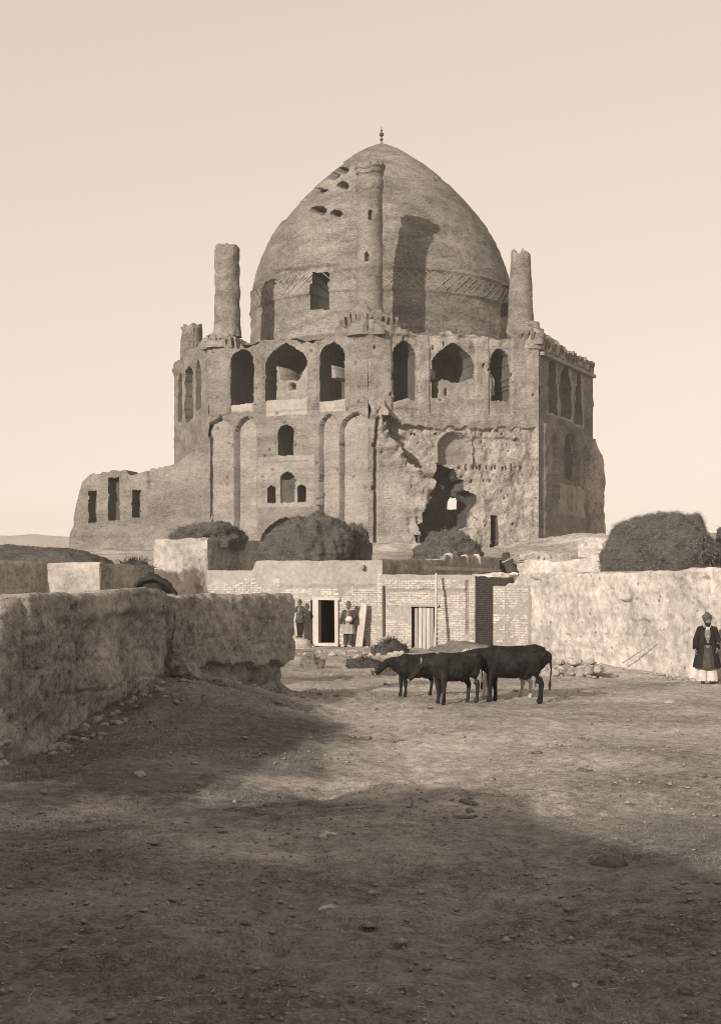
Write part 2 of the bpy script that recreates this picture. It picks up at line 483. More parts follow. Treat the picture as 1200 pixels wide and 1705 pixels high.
# far hill seen low on the left
hx = np.linspace(-420, 60, 120); hy = np.linspace(520, 900, 40)
HX, HY = np.meshgrid(hx, hy)
rid = 27 * sstep(60, -60, -0 * HX) if False else 24 * (1 - sstep(-150, -20, HX)) * np.exp(-((HY - 650) / 75) ** 2)
HZ = 4.0 + rid * (1 + .25 * fbm(HX, HY, 0, .012, 4)) + 5 * fbm(HX, HY, 3, .02, 3) * np.exp(-((HY - 650) / 90) ** 2)
tag(mesh_np('hill', np.stack([HX, HY, HZ], -1).reshape(-1, 3), grid_faces(120, 40), M['hill'], smooth=True, base=(0, 0, 0)), kind='structure')

# pale rubble slope heaped before the mausoleum
tx_ = np.linspace(-46, 60, 420); ty_ = np.linspace(92, 121, 130)
TX, TY = np.meshgrid(tx_, ty_)
top_ = 5.75 + .9 * sstep(9, 18, TX) - .3 * sstep(-10, -20, TX) + .35 * fbm(TX, TY, 0, .15, 3)
foot = 96 + 3 * fbm(TX, 0 * TX, 3, .06, 2)
q_ = sstep(0, 1, (TY - foot) / 12.0)
TZ = ground_z(TX, TY, False) * (1 - q_) - .4 * (1 - q_) + top_ * q_ + (.25 * fbm(TX, TY, 0, .5, 4) + .12 * np.abs(fbm(TX, TY, 5, 1.2, 3))) * q_ + .02
TZ = np.where(TY > 119.5, ground_z(TX, TY, False) - .5, TZ)
tag(mesh_np('rubble_slope', np.stack([TX, TY, TZ], -1).reshape(-1, 3), grid_faces(420, 130), M['talus'], smooth=True, base=(0, 0, 0)), kind='structure')

# ------------------------------------------------------------------ wall panels: relief grids with real depth
class Panel:
    """a wall face from A to B (left to right seen from outside); everything is cut into it as depth"""
    def __init__(s, A, B, z0, res, top):
        s.A = np.array(A, float); s.B = np.array(B, float)
        s.L = float(np.linalg.norm(s.B - s.A)); s.t = (s.B - s.A) / s.L
        s.n = np.array([s.t[1], -s.t[0]])                  # outward
        s.z0 = z0; s.top = top
        s.nu = int(s.L / res) + 2
        s.u = np.linspace(0, s.L, s.nu)
        zt = top(s.u) if callable(top) else np.full(s.nu, float(top))
        s.nv = int((zt.max() - z0) / res) + 2
        k = np.linspace(0, 1, s.nv)
        s.U = np.broadcast_to(s.u, (s.nv, s.nu)).copy()
        s.V = z0 + k[:, None] * (zt - z0)[None, :]
        s.D = np.zeros((s.nv, s.nu))
        s.lab = np.zeros((s.nv, s.nu), int)
        s.names = [None]
        # ragged copy of the coordinates for broken outlines
        X, Y = s.A[0] + s.t[0] * s.U, s.A[1] + s.t[1] * s.U
        s.X, s.Y = X, Y
        s.Ur = s.U + .16 * fbm(X, Y, s.V, 1.1, 3); s.Vr = s.V + .16 * fbm(X + 40, Y, s.V, 1.1, 3)
    def px(s, px, py):
        d = np.array([(px - 600) / FPX, 1.0])
        # A + t*u = d*k
        Mx = np.array([[s.t[0], -d[0]], [s.t[1], -d[1]]])
        u, k = np.linalg.solve(Mx, -(s.A - s.n * getattr(s, 'dep', 0.0)))
        return u, CAM_Z - (py - HOR) / FPX * k
    def label(s, name, mat, sub=None):
        s.names.append((name, mat, sub)); return len(s.names) - 1
    def arch_mask(s, xl, xr, ya, ysp, yb, R_=1.5, wob=0.0):
        ym = (ysp + yb) / 2
        ul, _ = s.px(xl, ym); ur, _ = s.px(xr, ym); uc = (ul + ur) / 2; w = (ur - ul) / 2
        pc = (xl + xr) / 2
        za, zs, zb = s.px(pc, ya)[1], s.px(pc, ysp)[1], s.px(pc, yb)[1]
        U = s.U + (s.Ur - s.U) * wob; V = s.V + (s.Vr - s.V) * wob
        x = np.abs(U - uc) / w
        g = np.sqrt(np.clip(R_ * R_ - (x + R_ - 1) ** 2, 0, None)) / math.sqrt(R_ * R_ - (R_ - 1) ** 2)
        return (x < 1) & (V > zb) & (V < zs + (za - zs) * g)
    def rect_mask(s, xl, yt, xr, yb, wob=0.0):
        ul, zt = s.px(xl, yt); ur, zb = s.px(xr, yb)
        U = s.U + (s.Ur - s.U) * wob; V = s.V + (s.Vr - s.V) * wob
        return (U > ul) & (U < ur) & (V < zt) & (V > zb)
    def poly_mask(s, pts, wob=1.0):
        P = [s.px(*p) for p in pts]
        U = s.U + (s.Ur - s.U) * wob; V = s.V + (s.Vr - s.V) * wob
        ins = np.zeros(U.shape, bool); n = len(P)
        for i in range(n):
            (x1, y1), (x2, y2) = P[i], P[(i + 1) % n]
            if y1 == y2: continue
            c = ((y1 > V) != (y2 > V)) & (U < (x2 - x1) * (V - y1) / (y2 - y1) + x1)
            ins ^= c
        return ins
    def cut(s, mask, depth, lab=None):
        s.D[mask] = depth
        if lab is not None: s.lab[mask] = lab
        return mask
    def holes(s, n, seed, size=.16, depth=.45, zlo=None, zhi=None, maxd=.7):
        r = np.random.default_rng(seed)
        for k in range(n):
            u = r.uniform(.4, s.L - .4); z = r.uniform(zlo if zlo else s.z0 + 2, zhi if zhi else s.V.max() - 1)
            w, h = size * r.uniform(.6, 1.1), size * r.uniform(.7, 1.5)
            m = (np.abs(s.U - u) < w) & (np.abs(s.V - z) < h) & (s.D < maxd)
            s.D[m] += depth
    def rough(s, amp, scale, o=4, where=None):
        f = amp * fbm(s.X, s.Y, s.V, scale, o)
        s.D = s.D + (f if where is None else f * where)
    def round_ends(s, r, left=True, right=True):
        for on, d in ((left, s.U), (right, s.L - s.U)):
            if on:
                q = np.clip((r - d) / r, 0, 1); s.D = s.D + r * (1 - np.sqrt(np.clip(1 - q * q, 0, 1)))
    def build(s, parent, name, mat, thick=None, round_top=0.0, off=-1, smooth=False, top_only=0.0):
        if round_top:
            zt = s.V[-1][None, :]
            q = np.clip((s.V - (zt - round_top)) / round_top, 0, 1)
            s.D = s.D + round_top * .8 * (1 - np.sqrt(np.clip(1 - q * q, 0, 1)))
        P = np.stack([s.X - s.n[0] * s.D, s.Y - s.n[1] * s.D, s.V], -1)
        V = P.reshape(-1, 3); UV = np.stack([s.U, s.V], -1).reshape(-1, 2)
        F = grid_faces(s.nu, s.nv)
        la = s.lab[:-1, :-1]; lb = s.lab[1:, 1:]; lc = s.lab[:-1, 1:]; ld = s.lab[1:, :-1]
        hole = (la < 0) & (lb < 0) & (lc < 0) & (ld < 0)
        fl = np.maximum(np.maximum(la, lb), np.maximum(lc, ld)).ravel()
        fl = np.where(hole.ravel(), -1, fl)
        main = None
        for k in [0] + sorted(x for x in set(fl.tolist()) if x > 0):
            f = F[fl == k]
            if len(f) == 0: continue
            v2, f2, uv2 = sub_mesh(V, f, UV)
            if k == 0:
                if thick:
                    top = np.arange(s.nu) + (s.nv - 1) * s.nu
                    bt = V[top].copy(); b0 = V[np.arange(s.nu)].copy()
                    back = np.array([s.X[0] - s.n[0] * thick, s.Y[0] - s.n[1] * thick]).T
                    bt2 = bt.copy(); bt2[:, :2] = back; b2 = b0.copy(); b2[:, :2] = back
                    bt2[:, 2] -= .05
                    Vx = np.concatenate([bt, bt2, b2]); n = s.nu; i = np.arange(n - 1)
                    Fx = np.concatenate([np.stack([i, i + 1, i + 1 + n, i + n], 1), np.stack([i + n, i + 1 + n, i + 1 + 2 * n, i + 2 * n], 1)])
                    # ends
                    col0 = np.arange(s.nv) * s.nu; col1 = col0 + s.nu - 1
                    for col, bk, fl_ in ((col0, back[0], True), (col1, back[-1], False)):
                        vv = V[col]; wb = vv.copy(); wb[:, :2] = bk
                        m = s.nv; base = len(Vx); Vx = np.concatenate([Vx, vv, wb]); j = np.arange(m - 1)
                        q = np.stack([base + j, base + j + 1, base + j + 1 + m, base + j + m], 1)
                        Fx = np.concatenate([Fx, q if not fl_ else q[:, ::-1]])
                    uvx = np.stack([Vx[:, 0] + Vx[:, 1], Vx[:, 2]], 1)
                    f2 = np.concatenate([f2, Fx + len(v2)]); v2 = np.concatenate([v2, Vx]); uv2 = np.concatenate([uv2, uvx])
                if top_only:
                    top = np.arange(s.nu) + (s.nv - 1) * s.nu; bt = V[top]; b2 = bt.copy()
                    b2[:, 0] -= s.n[0] * top_only; b2[:, 1] -= s.n[1] * top_only; b2[:, 2] += .25 * fbm(b2[:, 0], b2[:, 1], 0, .8, 3)
                    i = np.arange(s.nu - 1); n = s.nu
                    Fx = np.stack([i, i + 1, i + 1 + n, i + n], 1) + len(v2)
                    v2 = np.concatenate([v2, bt, b2]); f2 = np.concatenate([f2, Fx]); uv2 = np.concatenate([uv2, UV[top], UV[top]])
                main = mesh_np(name, v2, f2, mat, parent, smooth, uv2)
            else:
                nm, mt, sub = s.names[k]
                mesh_np(nm, v2, f2, mt, parent, smooth, uv2)
        return main

# ------------------------------------------------------------------ the mausoleum
DC = 140.0
CX = 35.0 / FPX * DC
RO, TH = 20.5, -4.0
def vert(deg, r=RO):
    a = R(TH + deg)
    return np.array([CX + r * math.sin(a), DC - r * math.cos(a)])
MAUS = empty('domed_mausoleum', (CX, DC, 5.5), 'huge ruined octagonal brick mausoleum with pointed dome and broken minarets', 'mausoleum')

# ---- left front face
p = Panel(vert(-45), vert(0), 4.0, .095, lambda u: 24.75 + .5 * fbm(u, 3.0, 0, .5, 4) - .6 * sstep(1.5, 4, u) * (1 - sstep(11, 13.5, u)) + .9 * sstep(12, 14.5, u))
FL = p
# weathered upper zone and pale sills
W_ = p.label('gallery_window', M['inner']); W2_ = p.label('gallery_window', M['inner']); W3_ = p.label('gallery_window', M['inner'])
INF = p.label('window_infill', M['facing']); SILL = p.label('window_sill', M['plaster'])
BL = [p.label('blind_arch', M['facing']) for _ in range(5)]
MIDW = p.label('arched_window', M['inner']); PORT = p.label('portal_arch', M['inner']); PAN = p.label('portal_panel', M['facing'])
NI = [p.label('niche', M['inner']) for _ in range(3)]
# shallow bay panels round the gallery windows
for xl, xr in ((381, 423), (438, 512), (529, 575)):
    p.cut(p.rect_mask(xl, 560, xr, 692, .3), .14)
for (xl, xr, yt, yb) in ((384, 421, 673, 685), (442, 510, 665, 688), (532, 573, 668, 682)):
    p.cut(p.rect_mask(xl, yt, xr, yb, .5), .02, SILL)
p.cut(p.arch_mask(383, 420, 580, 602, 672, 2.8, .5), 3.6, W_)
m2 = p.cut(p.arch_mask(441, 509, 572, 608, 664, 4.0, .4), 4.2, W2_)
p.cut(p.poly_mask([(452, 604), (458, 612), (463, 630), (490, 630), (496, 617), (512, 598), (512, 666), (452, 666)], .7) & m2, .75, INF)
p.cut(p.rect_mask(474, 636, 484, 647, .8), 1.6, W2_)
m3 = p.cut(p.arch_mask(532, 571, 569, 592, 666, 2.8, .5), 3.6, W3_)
p.cut(p.poly_mask([(543, 604), (547, 606), (554, 628), (544, 628)], .3) & m3, .8, INF)
# string course shadow line
p.cut(p.rect_mask(352, 692, 612, 694.5, .3), .12)
# tall blind arches
for k, (xl, xr, ya, yb) in enumerate(((343, 388, 697, 868), (393, 427, 695, 880), (533, 563, 690, 890), (568, 619, 688, 890), (623, 640, 680, 700))):
    if k < 4:
        p.cut(p.arch_mask(xl, xr, ya, ya + 26, yb + 40, 1.25, .15), .34, BL[k])
        ring = p.arch_mask(xl - 1.5, xr + 1.5, ya - 2, ya + 26, yb, 1.25, .05) & ~p.arch_mask(xl + 2.2, xr - 2.2, ya + 2.6, ya + 28, yb + 80, 1.25, .05)
        uc = p.px((xl + xr) / 2 + 1, ya + 40)[0]
        ring &= (p.U < uc) & (p.V > p.px(xl, yb)[1])
        p.cut(ring, 2.3)
# central bay
p.cut(p.rect_mask(458, 699, 492, 760, .2), .1)
p.cut(p.rect_mask(428, 760, 522, 842, .2), .10, PAN)
p.cut(p.rect_mask(431.5, 763.5, 518.5, 842, .2), .02, PAN)
p.cut(p.rect_mask(437, 770, 513, 838, .2), .12, PAN)
p.cut(p.arch_mask(463, 487, 707, 719, 758, 1.4, .3), 2.6, MIDW)
p.cut(p.arch_mask(466, 489, 786, 798, 836, 1.4, .2), .42, NI[0])
p.cut(p.arch_mask(467, 486, 787, 797, 798, 1.4, .2), 1.3, NI[0])
p.cut(p.arch_mask(444, 457, 809, 816, 837, 1.4, .2), 1.4, NI[1])
p.cut(p.arch_mask(494, 508, 808, 815, 835, 1.4, .2), 1.4, NI[2])
p.cut(p.arch_mask(431, 521, 862, 915, 1000, 1.35, .2), 2.6, PORT)
p.holes(46, 3, .11, .4, 9, 24)
up = sstep(22, 24.5, p.V)
p.rough(.10, .9, 4); p.rough(.35, .45, 3, up)
p.rough(.16, 1.6, 3, 1 - sstep(6.5, 9, p.V))
p.build(MAUS, 'front_wall', M['brickwork'], top_only=2.2)

# ---- right front face
p = Panel(vert(0), vert(45), 4.0, .095, lambda u: 25.1 + .5 * fbm(u, 7.0, 0, .5, 4) - .75 * sstep(3, 5, u) * (1 - sstep(12.5, 14.5, u)))
FR = p
W_ = [p.label('gallery_window', M['inner']) for _ in range(3)]
INF = p.label('window_infill', M['facing']); SILL = p.label('window_sill', M['facing'])
CORE = p.label('broken_core', M['core']); CAVE = p.label('breach', M['coreshade']); NIC = p.label('arched_niche', M['facing']); DOOR = p.label('doorway', M['inner']); DOOR2 = p.label('low_arch', M['inner']); DOOR3 = p.label('slit', M['inner'])
CH = p.label('breach_passage', M['inner'])
# lower facing has fallen away to the right of a slanting break
p.cut(p.poly_mask([(630, 694), (640, 714), (655, 737), (670, 758), (690, 786), (716, 797), (712, 834), (690, 875), (690, 1010), (930, 1010), (930, 712), (880, 714), (720, 712), (668, 706), (646, 690)], 1.6), .28, CORE)
_bz = [p.px(a_, b_) for a_, b_ in ((630, 694), (640, 714), (655, 737), (670, 758), (690, 786), (716, 797), (712, 834), (690, 875), (690, 1000))][::-1]
_ub = np.interp(p.V, [b_[1] for b_ in _bz], [b_[0] for b_ in _bz])
p.D += np.where(p.lab == CORE, 2.2 * np.exp(-np.clip(p.U - _ub, 0, 20) / 1.5) * sstep(1.0, .2, p.V - 18.2), 0)
_dl = np.clip(_ub - p.U, 0, 20)
p.D -= np.where((p.lab == 0) & (p.V < 18.6) & (p.V > 5) & (p.U < _ub + .5), 1.15 * np.exp(-_dl / 1.1) * sstep(19, 17.5, p.V) * np.clip(.8 + .9 * fbm(p.X, p.Y, p.V, .8, 4), 0, 2), 0)
# the broken foot of the pier stands proud of the wall
_pf = np.exp(-((p.U - p.px(700, 860)[0] + 1.0) / 1.6) ** 2) * sstep(14.5, 11, p.V)
p.D -= np.where(p.lab == CORE, 0, .7 * _pf * (1 + .5 * fbm(p.X, p.Y, p.V, .9, 4)))
for xl, xr in ((652, 697), (715, 793), (814, 853)):
    p.cut(p.rect_mask(xl, 556, xr, 690, .3), .15)
p.cut(p.arch_mask(656, 691, 567, 592, 669, 2.8, .5), 3.6, W_[0])
mb_ = p.cut(p.arch_mask(720, 788, 571, 609, 662, 4.0, .4), 4.0, W_[1])
p.cut(p.poly_mask([(735, 634), (742, 628), (750, 629), (758, 634), (772, 634), (784, 630), (795, 626), (795, 664), (735, 664)], .5) & mb_, .8, INF)
p.cut(p.rect_mask(746, 645, 751, 656, .4), 1.8, W_[1])
p.cut(p.poly_mask([(722, 610), (728, 606), (735, 616), (735, 628), (723, 628)], .4) & mb_, 1.4, INF)
mb_ = p.cut(p.arch_mask(818, 847, 580, 598, 667, 2.8, .5), 3.6, W_[2])
p.cut(p.poly_mask([(818, 596), (822, 622), (828, 632), (828, 658), (818, 658)], .5) & mb_, .5, INF)
p.cut(p.arch_mask(659, 700, 664, 672, 680, 1.5, .6), .05, SILL)
p.cut(p.arch_mask(727, 788, 716, 740, 772, 1.25, .2), .12, NIC)
p.cut(p.arch_mask(731, 785, 719, 742, 772, 1.25, .3), 1.1, NIC)
p.cut(p.rect_mask(790, 727, 868, 737, .8), .5, CORE)
r_pl = np.random.default_rng(3).random(13)
for k in range(13):
    xx = 768 + k * 8.2 + 5 * r_pl[k]
    p.cut(p.rect_mask(xx, 773 + r_pl[k] * 5, xx + 1.6 + 2 * r_pl[k], 779 + r_pl[-k - 1] * 7, .5), .75, CORE)
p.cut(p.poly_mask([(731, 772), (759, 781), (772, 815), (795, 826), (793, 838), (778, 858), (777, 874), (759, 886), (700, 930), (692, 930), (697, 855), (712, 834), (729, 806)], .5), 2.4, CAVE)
p.dep = 2.4
p.cut(p.rect_mask(739, 802, 757, 852, .3), 3.2, CH)
p.dep = 3.2
p.lab[p.arch_mask(744, 755, 827, 835, 849, 1.3, .1)] = -1
p.dep = 0.0
p.cut(p.rect_mask(820, 858, 831, 916, .5), 1.9, DOOR)
p.cut(p.arch_mask(859, 884, 907, 918, 930, 1.3, .3), 1.6, DOOR2)
p.cut(p.rect_mask(682, 893, 688, 930, .3), 1.2, DOOR3)
p.cut(p.rect_mask(622, 697, 627, 918, .1), 1.1)
p.holes(50, 5, .11, .4, 8, 24)
up = sstep(22, 24.5, p.V)
p.rough(.10, .9, 4); p.rough(.35, .45, 3, up)
p.rough(.24, .7, 4, (p.lab == CORE) | (p.lab == CAVE))
p.D *= sstep(0, .35, p.L - p.U + .15 * fbm(p.X, p.Y, p.V, 1.5, 3))
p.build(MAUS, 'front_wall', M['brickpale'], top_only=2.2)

# ---- right receding face, in shade
p = Panel(vert(45), vert(90), 4.0, .12, lambda u: 24.6 - .3 * sstep(0, 4, u) + .3 * fbm(u, 9.0, 0, .6, 4))
FRM = [p.label('arch_surround', M['tile']) for _ in range(3)]; W_ = [p.label('gallery_window', M['inner2']) for _ in range(3)]
NB = p.label('blind_arch', M['inner2']); LT = p.label('lattice_panel', M['tile']); DR = p.label('doorway', M['inner'])
p.cut(p.rect_mask(903, 705, 1100, 1100, .3), -.25)
p.cut(p.rect_mask(905, 838, 1100, 842, .4), -.5)
for k, (xl, xr, ya, yb) in enumerate(((914, 929, 592, 688), (934, 952, 603, 695), (959, 970, 617, 706))):
    p.cut(p.arch_mask(xl - 2, xr + 2, ya - 7, ya + 44, yb + 4, 3.0, .05), .1, FRM[k])
    p.cut(p.arch_mask(xl, xr, ya, ya + 46, yb, 3.0, .1), .9, W_[k])
p.cut(p.arch_mask(932, 958, 712, 765, 800, 2.6, .1), .12)
p.cut(p.arch_mask(936, 955, 720, 766, 800, 2.6, .1), .6, NB)
NB2 = [p.label('blind_arch', M['facing']) for _ in range(2)]
p.cut(p.arch_mask(909, 926, 722, 768, 832, 2.6, .1), .3, NB2[0])
p.cut(p.arch_mask(963, 978, 740, 780, 832, 2.6, .1), .3, NB2[1])
p.cut(p.rect_mask(904, 705, 985, 709, .3), -.45)
p.cut(p.rect_mask(926, 806, 968, 862, .2), -.32, LT)
for xl in (938, 944, 952):
    p.cut(p.rect_mask(xl, 804, xl + 3, 852, .2), .4, LT)
p.cut(p.arch_mask(939, 956, 892, 905, 960, 1.3, .2), 2.0, DR)
p.rough(.14, .8, 4)
p.build(MAUS, 'side_wall', M['brickwork'], top_only=2.2)

# ---- left receding face
p = Panel(vert(-90), vert(-45), 4.0, .12, lambda u: 25.0 + .4 * fbm(u, 19.0, 0, .6, 4))
W_ = [p.label('gallery_window', M['inner']) for _ in range(2)]; SL = p.label('slot', M['inner']); SL2 = p.label('slot', M['inner'])
p.cut(p.arch_mask(308, 321, 610, 640, 700, 1.3, .2), 1.6, W_[0])
p.cut(p.arch_mask(297, 303, 616, 640, 700, 1.3, .2), 1.6, W_[1])
p.cut(p.arch_mask(327, 334, 600, 620, 680, 1.3, .2), .8, SL)
p.cut(p.rect_mask(306, 778, 310, 870, .2), .7, SL2)
p.rough(.14, .8, 4)
p.build(MAUS, 'side_wall', M['brickwork'], top_only=2.2)

# ---- the four rear faces, one with the opening whose daylight shows through the breach
for k, (a, b) in enumerate(((90, 135), (135, 180), (180, 225), (225, 270))):
    p = Panel(vert(a), vert(b), 4.0, .5, 24.4)
    if k in (1, 2):
        # daylight opening on the line from the breach
        m = np.abs(p.V - 12.6) < 2.2
        xs = p.X
        p.lab[m & (np.abs(xs - (751.5 - 600) / FPX * p.Y) < 2.0)] = -1
    p.build(MAUS, 'rear_wall', M['brickwork'])

# roof terrace ring and rubble along its edge
nA, nRr = 180, 14
V = []; ang = np.linspace(0, 2 * math.pi, nA, endpoint=False)
oct_r = lambda a: RO * math.cos(R(22.5)) / np.cos((np.mod(a - R(TH), R(45)) - R(22.5)))
for j in range(nRr):
    rr = oct_r(ang) * (1 - j / (nRr - 1)) + 11.5 * (j / (nRr - 1)) - (.9 if j == 0 else 0)
    x = CX + rr * np.sin(ang); y = DC - rr * np.cos(ang)
    z = 24.15 + .35 * fbm(x, y, 0, .5, 3) + 1.75 * (j / (nRr - 1)) ** 1.3
    V.append(np.stack([x, y, z], 1))
V = np.concatenate(V); F = []
for j in range(nRr - 1):
    for i in range(nA):
        F.append([j * nA + i, j * nA + (i + 1) % nA, (j + 1) * nA + (i + 1) % nA, (j + 1) * nA + i])
mesh_np('roof_terrace', V, np.array(F), M['brickwork'], MAUS)

# ---- dome
prof_z = np.array([24.0, 26.0, 29.6, 32.15, 33.9, 36.0, 37.8, 39.6, 41.3, 43.2, 45.2, 46.0, 46.4])
prof_r = np.array([13.0, 12.95, 12.8, 12.62, 12.1, 11.25, 10.2, 8.8, 7.3, 5.2, 2.55, 1.25, .05])
def dome_r(z):
    return np.interp(z, prof_z, prof_r)
zz = np.concatenate([np.arange(24.0, 44.0, .13), np.linspace(44.0, 46.4, 26)])
# smooth the profile a little
pr = dome_r(zz)
for _ in range(40):
    pr[1:-1] = .25 * pr[:-2] + .5 * pr[1:-1] + .25 * pr[2:]
nP = 560
ph = np.linspace(-math.pi, math.pi, nP, endpoint=False)
PH, ZZ = np.meshgrid(ph, zz); RR = np.repeat(pr[:, None], nP, 1)
X = CX + RR * np.sin(PH); Y = DC - RR * np.cos(PH)
PXX = 600 + X / Y * FPX; PYY = HOR - (ZZ - CAM_Z) / Y * FPX      # where each dome point lies on the print, to cut its damage in the right place
front = np.cos(PH) > .05
dep = .02 * np.abs(np.sin(ZZ * 4.1 + .5 * fbm(X, Y, 0, .3, 2))) + .10 * np.clip(fbm(X, Y, ZZ, .35, 4) - .12, 0, 1) + .07 * fbm(X, Y, ZZ, .7, 4) + .05 * fbm(X * .3, Y * .3, ZZ * 2.2, 1.0, 3)
wob = 4 * fbm(X, Y, ZZ, .8, 3); wob2 = 4 * fbm(X + 50, Y, ZZ, .8, 3)
qx, qy = PXX + wob, PYY + wob2
labd = np.zeros(PH.shape, int)
def dcut(mask, d, lab=None):
    global dep
    mask = mask & front
    dep = np.where(mask, dep + d, dep)
    if lab is not None: labd[mask] = lab
# lost skin round the window and on the left shoulder, hollows, fallen strip at the top
def ell(cx, cy, rx, ry): return ((qx - cx) / rx) ** 2 + ((qy - cy) / ry) ** 2 < 1
lost = ((qx > 455) & (qx < 560) & (qy > 430 + .0 * qx) & (qy < 470) & (qy > 505 - .12 * qx))
dcut(lost, .4)
dcut((qx > 470) & (qx < 592) & (qy > 268) & (qy < 372) & (qy < 640 - .5 * qx + 10) & (qy > 560 - .6 * qx), .3)
hk = 3
for cx, cy, rx, ry, d in ((526, 350, 15, 8, .9), (557, 354, 10, 6, .9), (567, 308, 11, 7, .7), (545, 292, 16, 6, .6), (520, 316, 22, 4, .5), (566, 282, 10, 5, .5), (497, 330, 9, 5, .5)):
    dcut((((PXX + wob * .3 - cx) / rx) ** 2 + ((PYY + wob2 * .3 - cy) / ry) ** 2 < 1) & ((PYY - cy) < (PXX - cx) * .4 + 3), 1.0 + d, hk); hk += 1
dcut((PXX > 516) & (PXX < 545) & (PYY > 453) & (PYY < 513), 4.5, 1)
dcut((PXX > 836) & (PXX < 852) & (PYY > 476) & (PYY < 526) & front, .9, 2)
dcut(ell(780, 300, 60, 8) | ell(822, 345, 30, 6), .10)
# mouldings above and below the lattice band
for zc in (31.35, 29.45):
    dep = np.where((np.abs(ZZ - zc) < .12) & ~lost, dep - .14, dep)
dep = np.where((ZZ < 29.3), dep + .12, dep)
rr = RR - dep * np.clip(RR / 2, 0, 1)
V = np.stack([CX + rr * np.sin(PH), DC - rr * np.cos(PH), ZZ], -1).reshape(-1, 3)
nz = len(zz); F = []; 
I, J = np.meshgrid(np.arange(nP), np.arange(nz - 1))
F = np.stack([(J * nP + I).ravel(), (J * nP + (I + 1) % nP).ravel(), ((J + 1) * nP + (I + 1) % nP).ravel(), ((J + 1) * nP + I).ravel()], 1)
fl = np.maximum(labd[:-1], labd[1:]); fl = np.maximum(fl, np.roll(fl, -1, 1)).ravel()
v2, f2, _ = sub_mesh(V, F[fl == 0])
DOME = mesh_np('dome', v2, f2, M['dome'], MAUS, smooth=True)
for k in range(1, hk):
    v2, f2, _ = sub_mesh(V, F[fl == k])
    if len(f2): mesh_np('dome_window' if k < 3 else 'dome_hollow', v2, f2, M['inner'] if k < 3 else M['dome'], DOME)
# lattice band of raised diagonal brick strips
mb = MB(); NL = 84
for k in range(NL):
    for sg in (-1, 1):
        a0 = 2 * math.pi * k / NL
        pts = []
        for q in np.linspace(0, 1, 7):
            a = a0 + sg * q * 2 * math.pi / NL * 2; z = 29.62 + q * 1.56
            pts.append((a, z))
        V = []; F = []
        for (a, z) in pts:
            r_ = float(np.interp(z, zz, pr))
            for da, dr in ((-.05, -.1), (-.05, .035), (.05, .035), (.05, -.1)):
                V.append((CX + (r_ + dr) * math.sin(a + da / r_), DC - (r_ + dr) * math.cos(a + da / r_), z - sg * 0))
        for i in range(6):
            for c in range(3):
                F.append([i * 4 + c, i * 4 + c + 1, i * 4 + 5 + c, i * 4 + 4 + c])
        px_ = 600 + V[0][0] / V[0][1] * FPX
        if -math.cos(a0) < .2 and not (494 < px_ < 552): mb.add(V, F)
tag(mb.build('lattice_band', M['lattice'], DOME), kind='stuff')
# finial: rod with two knobs
mb = MB(); top = Vector((CX, DC, 46.3))
mb.tube([top, top + Vector((0, 0, 1.7))], [.06, .035], 8)
for h, r_ in ((.45, .17), (.95, .24), (1.35, .12)):
    mb.ball(top + Vector((0, 0, h)), (r_, r_, r_ * .9), 10, 7)
mb.build('finial', M['iron'], DOME, True)
for o in [c for c in DOME.children if c.name.startswith('finial')]: pass

# ---- minarets
def minaret(deg, r_in, zb, zt, rb, rt, name='minaret', slits=(), broken=.8, cornice=False, lean=0.0, seed=1, notch=None):
    c = vert(deg, r_in)
    n = 44; nz_ = int((zt - zb) / .14) + 2
    A = np.linspace(0, 2 * math.pi, n, endpoint=False); Zv = np.linspace(0, 1, nz_)
    AA, ZN = np.meshgrid(A, Zv)
    top_h = zt - broken * (.5 + .5 * np.sin(AA * 1.0 + seed)) * .6 + broken * .5 * fbm(np.cos(AA) * 1.5, np.sin(AA) * 1.5, seed * 3.1, 1.4, 3)
    Z = zb + ZN * (top_h - zb)
    rr_ = rb + (rt - rb) * ZN
    rr_ = rr_ + .05 * fbm(np.cos(AA) * rb, np.sin(AA) * rb, Z + seed * 13, 1.2, 4)
    rr_ = rr_ + .12 * np.exp(-(ZN * (zt - zb) / .6) ** 2)
    if cornice:
        rr_ = rr_ + .10 * sstep(.82, .84, ZN) - .12 * sstep(.89, .9, ZN) + .16 * sstep(.925, .935, ZN) + .14 * sstep(.965, .97, ZN) * (1 - sstep(.985, .99, ZN))
        teeth = (np.sin(AA * 11) > .2) & (ZN > .972)
        rr_ = np.where(teeth, rr_ - .14, rr_)
    if notch is not None:
        rr_ = rr_ - notch * np.clip(fbm(np.cos(AA) * 1.2, np.sin(AA) * 1.2, Z * .7 + seed, 1.0, 3) + .1, 0, 1)
    for (sz, sh, sa) in slits:
        rr_ = np.where((np.abs(Z - sz) < sh) & (np.abs(AA - sa) < .16), rr_ - .6, rr_)
    X = c[0] + rr_ * np.sin(AA) + lean * ZN; Y = c[1] - rr_ * np.cos(AA)
    V = np.stack([X, Y, Z], -1).reshape(-1, 3)
    I, J = np.meshgrid(np.arange(n), np.arange(nz_ - 1))
    F = np.stack([(J * n + I).ravel(), (J * n + (I + 1) % n).ravel(), ((J + 1) * n + (I + 1) % n).ravel(), ((J + 1) * n + I).ravel()], 1)
    # ragged cap
    base = len(V); cap = [c[0] + lean, c[1], float(top_h.mean()) - .25]
    V = np.concatenate([V, [cap]])
    top_i = (nz_ - 1) * n + np.arange(n)
    F = np.concatenate([F, np.stack([top_i, np.roll(top_i, -1), np.full(n, base), np.full(n, base)], 1)])
    return mesh_np(name, V, [list(dict.fromkeys(f)) for f in F.tolist()], M['minaret'], MAUS)

